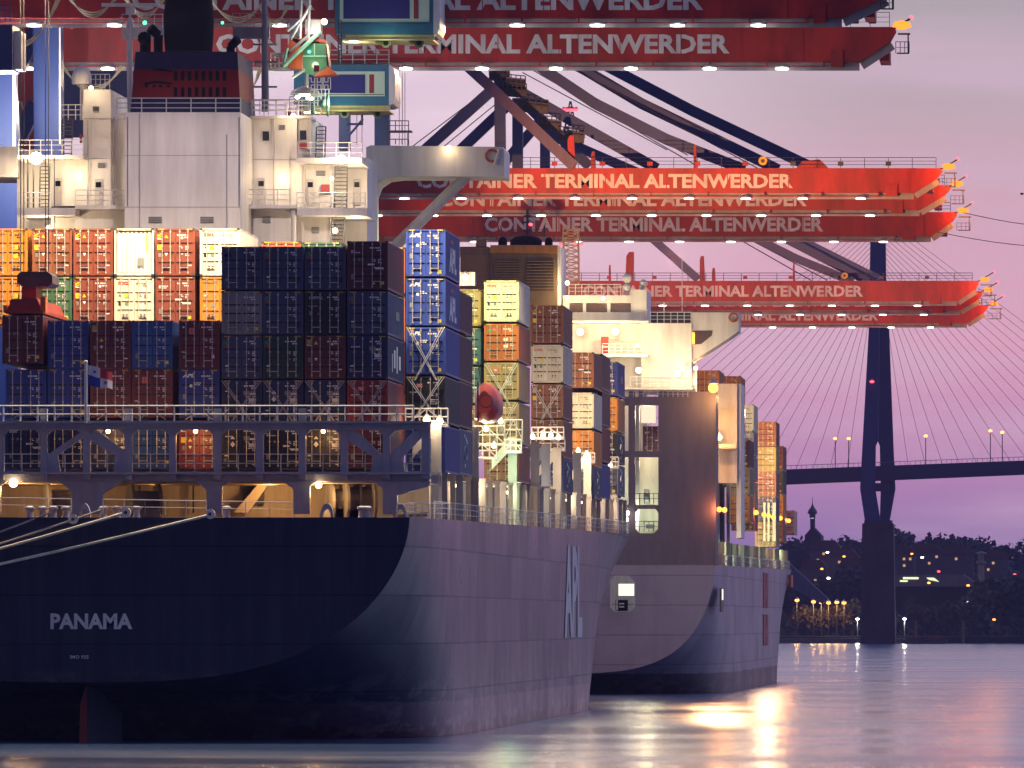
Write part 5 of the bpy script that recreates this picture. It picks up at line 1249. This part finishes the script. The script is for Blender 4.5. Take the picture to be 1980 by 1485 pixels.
for x0, x1 in ((1476, 1480), (1484, 1488), (1494, 1500)): mb.bpx(x0, x1, 972, 1046, 966, .4)
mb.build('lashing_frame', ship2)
# ------------------------------------------------------------------ ship-to-shore cranes
def crane(label, Y, top, bot, tip, text, lamps, corner, tiplow, under=0, rail_from=None, lit=True, tipy=.42, lampdy=None, xl=-200, pw=1600):
    """one quay crane: twin red boom girders with walkway, lettering, lamps; px values at depth Y"""
    o = thing('quay_crane', label, 'crane', (X(tip, Y) - 90, Y, 5.2), 'red-boomed quay cranes')
    h = bot - top
    mb = MB(M_RED)
    shape = [(xl, top), (tip, top), (tip + 3, top + h * .12), (tiplow, top + h * tipy), (corner, bot), (xl, bot)]
    mb.ppx(shape, Y, 1.1); mb.build('boom_girder', o)
    mb = MB(M_RED); mb.ppx(shape, Y + 6.4, 1.1); mb.build('boom_girder', o)
    for i in range(9):
        px = tip - 60 - i * 118
        if px > xl: mb = MB(M_RED); mb.bpx(px, px + 1.6, top + 1, bot - 1 if px < corner else bot - h * .35, Y - .05, .05); mb.build('plate_joint', o)
    mb = MB(mat('boom_flange', (.30, .28, .32), .6)); mb.bar(P(xl, bot + .8, Y + .5), P(corner, bot + .8, Y + .5), 1.3, .06); mb.bar(P(corner, bot + .8, Y + .5), P(tiplow, top + h * tipy + .8, Y + .5), 1.3, .16); mb.build('bottom_flange', o)
    mb = MB(M_RED)
    for i in range(14): x = X(tip - 30 - i * 130, Y); mb.box(x, x + .8, Y + 1.1, Y + 6.4, Z(bot - 4, Y), Z(bot - h * .4, Y))
    mb.build('cross_tie', o)
    s, x0, x1, y0, y1 = text
    mb = MB(M_LETTER); mb.text(s, X(x0, Y), X(x1, Y), Z(y1, Y), Z(y0, Y), Y - .03, bold=.036); mb.build('boom_lettering', o)
    mb = MB(M_DSTEEL); a = P(rail_from if rail_from is not None else max(xl, tip - 1000), top, Y - .1); b = P(tip - 10, top, Y - .1)
    mb.rail(a, b, 1.15, max(8, int((b.x - a.x) / 2.6)), 3, .035 * Y / 900)
    for i in range(1, 9): q = a.lerp(b, i / 9); mb.box(q.x - .3, q.x + .3, Y - .2, Y - .12, q.z + .25, q.z + .7, M_RED if i < 6 else M_DSTEEL)
    mb.build('walkway_railing', o)
    dy = lampdy or h * .15
    if under: mb = MB(mat('underdeck_gold_glow', (.72, .52, .28), .5)); mb.bpx(xl, corner - 90, bot - 6, bot + dy - .8, Y + 5.2, .4); mb.build('trolley_rail', o)  # gold lamp glow under the boom is put into the strip's colour
    mb = MB(M_RED); mb.tube(P(xl, bot + dy, Y - .5), P(corner - 60, bot + dy, Y - .5), .05, 6)
    for i in range(12): q = X(corner - 70 - i * 110, Y); mb.box(q, q + .12, Y - .55, Y + .2, Z(bot + dy, Y), Z(bot - 1, Y))
    mb.build('lamp_carrier', o)
    for i, px in enumerate(lamps):
        p = P(px, bot + dy + 1, Y - .6); l = MB(E_COOL); l.lathe(p, [(.06, -.13), (.42, -.12), (.46, 0), (.2, .16), (.05, .2)], 10, M_STEEL, 1.3); l.lathe((p.x, p.y, p.z - .15), [(.1, -.1), (.36, -.08), (.40, .03)], 10, E_COOL, 1.35)
        l.build('boom_lamp', o)
        if lit: light((p.x, Y - 1.0, p.z - .35), pw * .06, COOL, r=.3, name='boom_light'); light((p.x + 2.2, Y + 3.4, Z(bot, Y) - .7), pw * .75, (1, .60, .26), r=.3, name='boom_light')
    mb = MB(M_RED); mb.bpx(corner - 55, corner - 32, bot - h * .35, bot + h * .13, Y - .3, 1.7); mb.build('buffer_block', o)
    tp = P(tip + 14, top - 2, Y)
    mb = MB(M_DSTEEL); mb.tube(P(tip, top + 2, Y - .1), P(tip + 32, top - 17, Y - .1), .09, 5); mb.tube(P(tip + 6, top + h * .2, Y), P(tip + 30, top + h * .2, Y), .08, 5); mb.tube(P(tip + 26, top + h * .2, Y), P(tip + 26, top + h * .75, Y), .06, 5); mb.tube(P(tip + 4, top + h * .75, Y), P(tip + 28, top + h * .75, Y), .06, 5)
    mb.rail(P(tip + 2, top + h * .75, Y), P(tip + 28, top + h * .75, Y), .9, 3, 2, .03); mb.build('tip_platform', o)
    if tip < 2000:
        l = MB(E_TIP); l.lathe(tp, [(.1, -.3), (.5, -.08), (.4, .28), (.08, .42)], 8, E_TIP, 1.5); l.build('tip_lamp', o)
        if Y > 700: light((tp.x + .3, tp.y - 1.6, tp.z - .5), 1100, (1, .3, .05), r=.3, name='tip_light')
        l = MB(E_RED); l.ball(P(tip + 32, top - 18, Y - .1), .15, E_RED); l.build('tip_beacon', o)
    return o
TX = 'CONTAINER TERMINAL ALTENWERDER'
YC = (609, 655, 913, 946, 1013, 1221, 1261, 1356)
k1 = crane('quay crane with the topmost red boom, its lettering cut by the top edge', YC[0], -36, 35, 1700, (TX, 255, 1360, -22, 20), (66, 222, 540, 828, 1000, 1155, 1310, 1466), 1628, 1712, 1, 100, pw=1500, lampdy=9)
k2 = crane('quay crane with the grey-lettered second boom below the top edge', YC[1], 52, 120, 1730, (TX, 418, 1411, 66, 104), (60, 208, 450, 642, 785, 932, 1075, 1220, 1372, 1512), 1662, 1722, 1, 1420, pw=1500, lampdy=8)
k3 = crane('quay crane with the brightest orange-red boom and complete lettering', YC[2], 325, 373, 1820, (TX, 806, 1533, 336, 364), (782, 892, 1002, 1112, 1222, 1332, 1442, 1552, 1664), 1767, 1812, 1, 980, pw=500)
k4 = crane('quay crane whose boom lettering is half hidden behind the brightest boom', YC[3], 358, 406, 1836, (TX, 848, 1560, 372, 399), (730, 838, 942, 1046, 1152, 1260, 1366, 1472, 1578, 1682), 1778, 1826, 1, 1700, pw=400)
k5 = crane('quay crane with the lowest of the three upper right booms, dusty lettering', YC[4], 410, 457, 1848, (TX, 937, 1592, 420, 448), (918, 1117, 1216, 1314, 1413, 1511, 1612, 1708), 1800, 1840, 0, 1650, pw=300)
k6 = crane('quay crane with the upper boom of the far low group', YC[5], 543, 582, 1890, (TX, 1127, 1669, 552, 574), (1199, 1281, 1363, 1445, 1527, 1609, 1692, 1774), 1851, 1886, 0, 1090, pw=250)
k7 = crane('quay crane of the far low group with half hidden lettering', YC[6], 563, 600, 1897, (TX, 1160, 1686, 572, 593), (1384, 1466, 1547, 1627, 1707, 1786), 1856, 1893, 0, 1800, pw=250)
k8 = crane('quay crane with the lowest and farthest red boom', YC[7], 590, 625, 1908, (TX, 1210, 1698, 600, 620), (1494, 1571, 1647, 1723, 1799), 1870, 1902, 0, 1800, pw=250)
# the crane serving the stern row: boom just above the view, its lamps shine down on the second row
B0 = 507.0
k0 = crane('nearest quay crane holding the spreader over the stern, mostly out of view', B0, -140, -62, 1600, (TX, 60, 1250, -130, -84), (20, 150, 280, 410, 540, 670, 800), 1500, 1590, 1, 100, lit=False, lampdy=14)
for px in (-60, 40, 140, 240, 340, 430): light((X(px, B0), B0 - .8, Z(-44, B0)), 20000, (1, .74, .42), 'SPOT', .3, spot=150, name='boom_or_fill_flood')
for px in (560, 700, 830): light((X(px, B0), B0 - .8, Z(-44, B0)), 24000, (1, .84, .60), 'SPOT', .3, spot=150, name='boom_or_fill_flood')
for px in (905, 960, 1010, 1070): light((X(px, 580), 575, 42), 9500, (.82, 1, .30) if px < 1000 else (1, .72, .42), 'SPOT', .3, spot=120, name='boom_or_fill_flood')  # mid-air spots added to light the fronts of the outer stacks
for px, Yl in ((1130, 668), (1190, 704)): light((X(px, Yl), Yl - 3, 38), 22000, (1, .74, .42), 'SPOT', .3, spot=120, name='boom_or_fill_flood')

aim(light((X(350, B0), B0 - 1, 45), 22000, (1, .84, .80), 'SPOT', .4, spot=50, name='casing_fill'), (X(350, 540), 540, 27))  # unseen spot added to brighten the funnel casing
# tall blue legs at the left
def leg(par, pts, Y, th, nm='leg'):
    mb = MB(M_BLUE); mb.ppx(pts, Y, th); mb.build(nm, par)
leg(k2, [(62, -60), (115, -60), (118, 278), (66, 278)], 640, 2.2); leg(k2, [(66, 278), (118, 278), (118, 1300), (66, 1300)], 640, 2.2)
leg(k2, [(-40, 136), (25, 136), (33, 283), (36, 1300), (-40, 1300)], 622, 2.2)
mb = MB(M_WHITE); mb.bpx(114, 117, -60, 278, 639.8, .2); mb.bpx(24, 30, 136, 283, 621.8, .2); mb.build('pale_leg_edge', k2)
mb = MB(M_BLUE); mb.bar(P(36, 270, 650), P(70, 200, 650), 1.2); mb.bar(P(36, 130, 652), P(70, 60, 652), 1.2); mb.build('leg_brace', k2)
mb = MB(M_BLUE); mb.bpx(-30, 24, 48, 136, 600, 4); mb.rail(P(-30, 42, 600), P(20, 42, 600), 1.2, 5, 3, .05, M_BLUE); mb.bpx(18, 40, 60, 134, 601, 3, M_WHITE); mb.build('machinery_cabin', k1)
mb = MB(M_BLUE); mb.ppx([(880, 20), (1000, 20), (990, 26), (890, 26)], 620, 2); mb.build('trolley_frame', k1)
light(P(5, 250, 610), 16000, (.85, .92, 1)); light(P(140, 200, 634), 3500, COOL)  # unseen point lights added to brighten the blue legs
mb = MB(M_BLUE); mb.bpx(110, 262, 122, 262, 690, 3); mb.build('portal_beam', k2)
mb = MB(M_RED); mb.bpx(34, 66, 60, 290, 700, 2); mb.build('portal_post', k2)

# trolley machinery houses with framed panels, and the driver cab
def trolley(name, lab, x0, x1, y0, y1, Y, panel, par_letters=False):
    o = thing(name, lab, 'trolley', P((x0 + x1) / 2, y1, Y), 'trolleys under the nearest booms')
    M_TB = mat('trolley_blue', (.012, .14, .27), .5, var=.2)
    mb = MB(M_TB); mb.bpx(x0, x1, y0, y1, Y, 6); mb.build('machinery_house', o)
    mb = MB(mat('trolley_end_paint', (.6, .62, .7), .5)); mb.ppx([(x1, y0), (x1 + 8, y0 + 4), (x1 + 12, y0 + 20), (x1 + 12, y1 - 14), (x1 + 8, y1 - 2), (x1, y1)], Y - .1, 5.6); mb.build('rounded_end', o)
    a, b, c, d = panel
    mb = MB(mat('panel_border', (.52, .72, .60), .6, var=.1)); mb.bpx(a, b, c, d, Y - .08, .07); pn = mb.build('panel', o)
    mb = MB(mat('panel_blue', (.012, .018, .20), .6, var=.15)); mb.bpx(a + 7, b - 38, c + 6, d - 6, Y - .12, .03); mb.build('panel_field', pn)
    mb = MB(mat('panel_red', (.30, .02, .03), .6, var=.15)); mb.bpx(b - 30, b - 21, c + 6, d - 6, Y - .12, .03); mb.build('panel_stripe', pn)
    mb = MB(mat('trolley_lit_tint', (.5, .45, .2), .5)); mb.bpx(x0 + 20, x1 + 2, y1 + 1, y1 + 9, Y + .2, .3)  # warm lamp light is mixed into the underframe colour
    for i in range(7): x = x0 + 30 + i * (x1 - x0 - 40) / 6; mb.bpx(x, x + 3, y1, y1 + 12, Y + .6, .3)
    mb.bpx(x0 + 10, x1, y1 + 9, y1 + 12, Y, 5); mb.build('underframe', o)
    for i, x in enumerate((x0 + 85, x0 + 98, x0 + 150, x0 + 162)):
        mb = MB(mat('sheave_olive', (.06, .08, .03), .5)); c_ = P(x, y1 + (17 if i % 2 else 9), Y + .3); mb.tube(c_, c_ + Vector((0, .3, 0)), .36, 14); mb.tube(c_ - Vector((0, .02, 0)), c_, .2, 10, m=M_BLACK); mb.build('sheave', o)
    mb = MB(M_DSTEEL); mb.rail(P(x0 + 10, y1 - 20, Y - .2), P(x1 - 10, y1 - 20, Y - .2), .01, 4, 1, .03); mb.build('hand_rail', o)
    light(P((x0 + x1) / 2, y1 + 30, Y - 1.2), 130, GREENISH); light(P((x0 + x1) / 2 - 60, y1 + 22, Y + 2), 500, WARM)
    return o, pn
t1, _ = trolley('crane_trolley', 'larger blue trolley house with framed panel cut by the top edge', 648, 838, -60, 66, 604, (657, 830, -60, 42))
t2, pn = trolley('crane_trolley', 'blue trolley house with double H letters below the second boom', 568, 752, 125, 203, 650, (590, 744, 138, 186))
mb = MB(M_LETTER)
for i, x in enumerate((596, 608, 622)):
    x0, x1, y0, y1 = x, x + 18, 150, 173
    for a, b, c, d in ((x0, x0 + 1.5, y0, y1), (x0 + 5, x0 + 6.5, y0, 159), (x0 + 5, x0 + 6.5, 164, y1), (x1 - 1.5, x1, y0, y1), (x1 - 6.5, x1 - 5, y0, 159), (x1 - 6.5, x1 - 5, 164, y1), (x0, x0 + 6, y0, y0 + 1.5), (x0, x0 + 6, y1 - 1.5, y1), (x1 - 6, x1, y0, y0 + 1.5), (x1 - 6, x1, y1 - 1.5, y1), (x0 + 6, x1 - 6, 158, 159.5), (x0 + 6, x1 - 6, 163.5, 165)):
        mb.bpx(a, b, c, d, 649.84 - i * .01, .008)
mb.build('outlined_letter', pn)
mb = MB(M_DSTEEL); mb.rail(P(635, 124, 650), P(752, 124, 650), 1.1, 5, 3, .04, M_STEEL); mb.build('roof_railing', t2)
YK = 596
cab = thing('crane_cab', 'orange crane driver cab with green-lit glass hanging in front of the second boom', 'crane cab', P(590, 146, YK))
mb = MB(M_ORANGE); mb.ppx([(560, 74), (628, 76), (636, 128), (630, 83), (585, 82), (584, 132), (556, 132), (556, 92)], YK, 2.2); mb.ppx([(606, 147), (634, 128), (652, 143)], YK - .1, 2.2); mb.build('cab_shell', cab)
mb = MB(mat('cab_glass', (.10, .22, .13), .12)); mb.ppx([(586, 84), (629, 84), (632, 128), (606, 146), (586, 140)], YK - .05, .1); g_ = mb.build('cab_window', cab)
mb = MB(mat('cab_frame_green', (.25, .5, .35), .5)); mb.bpx(585, 632, 107, 110, YK - .12, .1); mb.bpx(607, 609, 84, 108, YK - .12, .1); mb.tube(P(548, 128, YK - .3), P(618, 62, YK - .3), .16, 6); mb.tube(P(548, 128, YK - .3), P(556, 92, YK - .3), .1, 6); mb.build('cab_frame', cab)
mb = MB(M_STEEL); mb.bpx(524, 560, 104, 107, YK, 2); mb.bpx(524, 560, 130, 134, YK, 2); mb.rail(P(524, 130, YK), P(556, 130, YK), 1.0, 4, 3, .04)
for a, b in (((556, 60), (590, 30)), ((562, 76), (600, 10)), ((580, 74), (584, -40)), ((596, 74), (600, -40)), ((560, 100), (600, 66)), ((566, 150), (590, 134))): mb.tube(P(a[0], a[1], YK), P(b[0], b[1], YK), .12, 6)
mb.bpx(560, 577, 36, 72, YK + .5, 1.5); mb.bpx(590, 620, 38, 66, YK + .5, 1.5); mb.build('cab_hanger', cab)
mb = MB(E_GRN); mb.ball(P(598, 100, YK - .15), .12, E_GRN); mb.build('indicator_light', cab)
mb = MB(E_WARM); mb.ball(P(627, 42, YK - .4), .22); mb.build('cab_lamp', cab)
for px, py, pw in ((627, 46, 110), (597, 60, 130), (604, 122, 60), (575, 190, 250)): light(P(px, py, YK - 1.2), pw, (.9, 1, .65) if py > 60 else COOL)
o = thing('floodlight_cluster', 'cluster of white floodlights under a dish just below the orange cab', 'floodlights', P(592, 186, 600))
mb = MB(M_STEEL); c = P(590, 183, 600); mb.lathe(c, [(1.1, 0), (1.0, .25), (.5, .5), (.1, .6)], 14); mb.tube(c, P(594, 60, 600), .07, 6); mb.build('dish', o)
for px, py, r in ((575, 188, .2), (584, 184, .22), (593, 184, .24), (599, 190, .28)): mb = MB(E_COOL); mb.ball(P(px, py, 599.2), r, E_COOL, 8, .6); mb.build('lamp', o)
mb = MB(M_BLUE); mb.bpx(724, 752, 216, 290, 655, 1.5); mb.bpx(655, 675, 212, 290, 655, 1.5); mb.tube(P(675, 262, 655), P(702, 230, 655), .1); mb.tube(P(700, 210, 655), P(700, 240, 655), .1); mb.tube(P(672, 240, 655), P(702, 240, 655), .1); mb.build('lower_portal', k2)
mb = MB(M_DSTEEL); mb.rail(P(752, 252, 655), P(790, 252, 655), .75, 3, 2, .04); mb.rail(P(752, 279, 655), P(790, 279, 655), .4, 3, 1, .04); mb.bpx(752, 795, 252, 255, 655, 1.4); mb.tube(P(789, 252, 655), P(789, 283, 655), .07)
for x in (690, 700, 745, 772, 778, 783): mb.tube(P(x, 125, 654), P(x, 280, 654), .025, 4)
mb.build('portal_platform', k2)

# spreader of the nearest crane with the container it lifts
YS = 499.6
sprd = thing('container_spreader', 'red container spreader with dark headblock hanging above the left dark stack', 'spreader', P(50, 606, YS))
mb = MB(M_DSTEEL); mb.ppx([(33, 532), (40, 525), (92, 525), (101, 533), (101, 548), (92, 554), (42, 554), (33, 546)], YS + 4.2, 3.6); mb.build('headblock', sprd)
mb = MB(mat('spreader_red', (.24, .03, .02), .5)); mb.ppx([(22, 578), (72, 578), (82, 604), (12, 604)], YS + .3, 11.5); mb.bpx(42, 70, 555, 578, YS + 4.6, 3); mb.bpx(10, 84, 600, 606, YS, 12.1); mb.build('spreader_frame', sprd)
mb = MB(M_ORANGE); mb.bpx(78, 88, 574, 604, YS + .2, .8); mb.bpx(6, 14, 590, 604, YS + .2, .8); mb.build('corner_guide', sprd)
mb = MB(M_CABLE)
for x in (40, 46, 88, 94): mb.tube(P(x, 528, YS + 5), P(x, -160, YS + 7), .03, 5)
mb.build('hoist_rope', sprd)
container(4.5, 609, YS, HH, 'maroon', 'plain', 'dull maroon container hanging from the red spreader at far left', 'containers of the dark row over the stern')

# festoon cables looping below the topmost boom
for i, (x0, x1, y0, sag, lab) in enumerate(((-40, 118, -6, 88, 'deep pale loop of festoon cables at the far left of the top edge'), (128, 230, -8, 32, 'first of the shallow festoon loops, left of the radar scanner'), (238, 322, -6, 32, 'festoon loop behind the radar scanner'), (400, 520, -6, 40, 'festoon loop right of the black exhaust'), (500, 560, 10, 30, 'festoon loop left of the driver cab'))):
    mb = MB(mat('festoon_rubber', (.62, .52, .30), .6))
    for k in range(3):
        a, b = P(x0 + k * 4, y0, 605), P(x1 - k * 3, y0, 605)
        mb.path([a.lerp(b, j / 14) - Vector((0, k * .15, (sag + k * 5) * 605 / F * (1 - (2 * j / 14 - 1) ** 2))) for j in range(15)], .055, 5)
    tag(mb.build('festoon_cable'), lab, 'cable', 'festoon cable loops under the topmost boom')
for i, (x0, x1, y0, sag, lab) in enumerate(((118, 240, 128, 40, 'festoon loop behind the white radome'), (462, 506, 132, 34, 'festoon loop between blue funnel and grey mast'), (36, 66, 196, 14, 'small festoon loop between the two blue legs'))):
    mb = MB(mat('festoon_rubber', (0, 0, 0)))
    for k in range(3):
        a, b = P(x0 + k * 3, y0, 651), P(x1 - k * 3, y0, 651)
        mb.path([a.lerp(b, j / 12) - Vector((0, k * .15, (sag + k * 5) * 651 / F * (1 - (2 * j / 12 - 1) ** 2))) for j in range(13)], .06, 5)
    tag(mb.build('festoon_cable'), lab, 'cable', 'festoon cable loops under the second boom')

# blue A-frames and stays of the crane groups
def beam(par, nm, pts, Y, w, th=1.2, m=None):
    for a, b in zip(pts, pts[1:]):
        mb = MB(m or M_BLUE); mb.bar(P(a[0], a[1], Y), P(b[0], b[1], Y), th, w * Y / F); mb.build(nm, par)
for par, Yc, px in ((k3, YC[2], 968), (k4, YC[3], 1000), (k5, YC[4], 1056)):
    pass
beam(k3, 'pylon_leg', [(966, 134), (968, 330)], YC[2] + 8, 18); beam(k4, 'pylon_leg', [(1001, 190), (1001, 360)], YC[3] + 8, 16); beam(k5, 'pylon_leg', [(1054, 252), (1054, 415)], YC[4] + 8, 15)
beam(k3, 'fore_stay', [(893, 118), (950, 170), (1110, 322)], YC[2] - 1, 17, m=mat('lilac_stay_paint', (.10, .07, .15), .5))
beam(k3, 'back_stay', [(958, 168), (822, 290)], YC[2] + 8, 14); beam(k4, 'back_stay', [(980, 205), (880, 300)], YC[3] + 8, 13); beam(k5, 'back_stay', [(1052, 225), (975, 315)], YC[4] + 8, 11)
beam(k3, 'fore_stay', [(975, 160), (1270, 326)], YC[2] + 9, 20); beam(k4, 'fore_stay', [(1005, 190), (1140, 322)], YC[3] + 9, 15); beam(k5, 'fore_stay', [(1050, 255), (1235, 335)], YC[4] + 9, 12)
beam(k3, 'outer_stay', [(1015, 110), (1150, 200), (1290, 270), (1440, 328)], YC[2] + 9, 13); beam(k4, 'outer_stay', [(1085, 108), (1240, 200), (1505, 328)], YC[2] + 16, 13); beam(k5, 'outer_stay', [(1135, 108), (1340, 215), (1575, 326)], YC[2] + 24, 14)
for a, b in (((1000, 118), (1350, 322)), ((1004, 118), (1330, 300)), ((960, 160), (795, 285)), ((1082, 120), (1470, 328)), ((960, 200), (850, 290)), ((1010, 140), (1290, 290))):
    mb = MB(M_CABLE); mb.tube(P(a[0], a[1], 925), P(b[0], b[1], 925), .06, 5); mb.build('stay_rope', k3)
mb = MB(M_DSTEEL)
for x0, x1, y in ((946, 980, 145), (972, 1018, 175), (970, 1016, 160), (1000, 1060, 205), (1040, 1085, 240), (1080, 1130, 262)): mb.rail(P(x0, y, YC[2] + 7), P(x1, y + (x1 - x0) * .1, YC[2] + 7), 1.0, 5, 3, .06); mb.bar(P(x0, y, YC[2] + 7.5), P(x1, y + (x1 - x0) * .1, YC[2] + 7.5), 1.2, .3)
mb.bpx(950, 984, 132, 148, YC[2] + 8.5, 2); mb.bpx(980, 1012, 158, 172, YC[2] + 8.5, 2); mb.build('pylon_platform', k3)
for par, Yc, lst in ((k3, YC[2], ((1105, 262, 15, .0), (1147, 293, 9, 0), (1344, 280, 6, 0))), (k6, YC[5], ((1217, 487, 16, 4), (1358, 495, 10, 0), (1380, 518, 7, 0), (1179, 512, 4, 0), (1535, 508, 4, 0)))):
    tp = 325 if par is k3 else 543
    for px, y0, w, ln in lst:
        mb = MB(M_RED); mb.ppx([(px - w / 2, tp), (px - w / 2 + ln * .5, y0 + 8), (px - w * .28 + ln, y0), (px + w * .28 + ln, y0), (px + w / 2, tp)], Yc + .2, 1.0); mb.build('boom_mast', par)
beam(k6, 'fore_stay', [(1262, 462), (1350, 540)], YC[5], 13); beam(k6, 'outer_stay', [(1460, 460), (1540, 500), (1650, 545)], YC[5] + 3, 12); beam(k7, 'outer_stay', [(1515, 460), (1680, 545)], YC[5] + 12, 11); beam(k8, 'outer_stay', [(1540, 460), (1700, 540)], YC[5] + 20, 10)
for a, b in (((1428, 462), (1568, 542)), ((1455, 466), (1600, 542))):
    mb = MB(M_CABLE); mb.tube(P(a[0], a[1], 1225), P(b[0], b[1], 1225), .08, 5); mb.build('stay_rope', k6)
for par, Yc, px, py in ((k3, YC[2], 1475, 311), (k6, YC[5], 1633, 533)):
    mb = MB(M_YEL); c = P(px, py, Yc - .2); mb.tube(c, c + Vector((0, .5, 0)), .48, 16); mb.tube(c - Vector((0, .02, 0)), c, .22, 10, m=M_DSTEEL); mb.build('rope_sheave', par)
mb = MB(M_RED); mb.ppx([(1540, 325), (1552, 311), (1585, 308), (1602, 325)], YC[2] + .2, 1.5); mb.build('stay_anchor', k3)
mb = MB(M_DSTEEL); mb.bpx(890, 950, 478, 560, 1000, 1.2); mb.bpx(920, 940, 462, 500, 1001, 1); mb.rail(P(890, 497, 1000), P(945, 497, 1000), 1.2, 5, 3, .05); mb.build('portal_platform', k5)
mb = MB(M_WHITE); mb.bpx(888, 918, 526, 552, 990, 2); mb.build('portal_cabin', k5)
lamp(k5, P(900, 537, 989), .4, E_WARM, 'portal_lamp', 600, WARM, (0, -1, 0))
light(P(1215, 545, YC[5] - 14), 0, WARM)
bird = thing('seagull', 'tiny dark gull flying in the sky at the right edge', 'bird', P(1976, 375, 700))
mb = MB(M_BLACK); c = P(1976, 375, 700); mb.lathe(c, [(.02, -.08), (.09, 0), (.02, .1)], 8, sx=2.2); mb.add([c + Vector((-.3, -.1, .12)), c + Vector((0, -.08, 0)), c + Vector((.3, -.1, .14)), c + Vector((0, .08, .02))], [(0, 1, 2, 3)]); mb.build('body', bird)
# drop empty zero-watt lights
for o in [o for o in S.objects if o.type == 'LIGHT' and o.data.energy <= 0]: bpy.data.objects.remove(o)
# ------------------------------------------------------------------ dusk haze
HAZE = 0.000065
vm = bpy.data.materials.new('dusk_haze'); vm.use_nodes = True
vt = vm.node_tree; vt.nodes.clear()
pv = vt.nodes.new('ShaderNodeVolumePrincipled'); pv.inputs['Color'].default_value = (.46, .46, 1.0, 1); pv.inputs['Density'].default_value = HAZE
vo = vt.nodes.new('ShaderNodeOutputMaterial'); vt.links.new(pv.outputs[0], vo.inputs['Volume'])
hz = MB(vm); hz.box(-1260, 1260, -320, 3760, -9, 190)
tag(hz.build('haze', origin=(0, 0, 0)), kind='stuff')
S.cycles.volume_bounces = 0
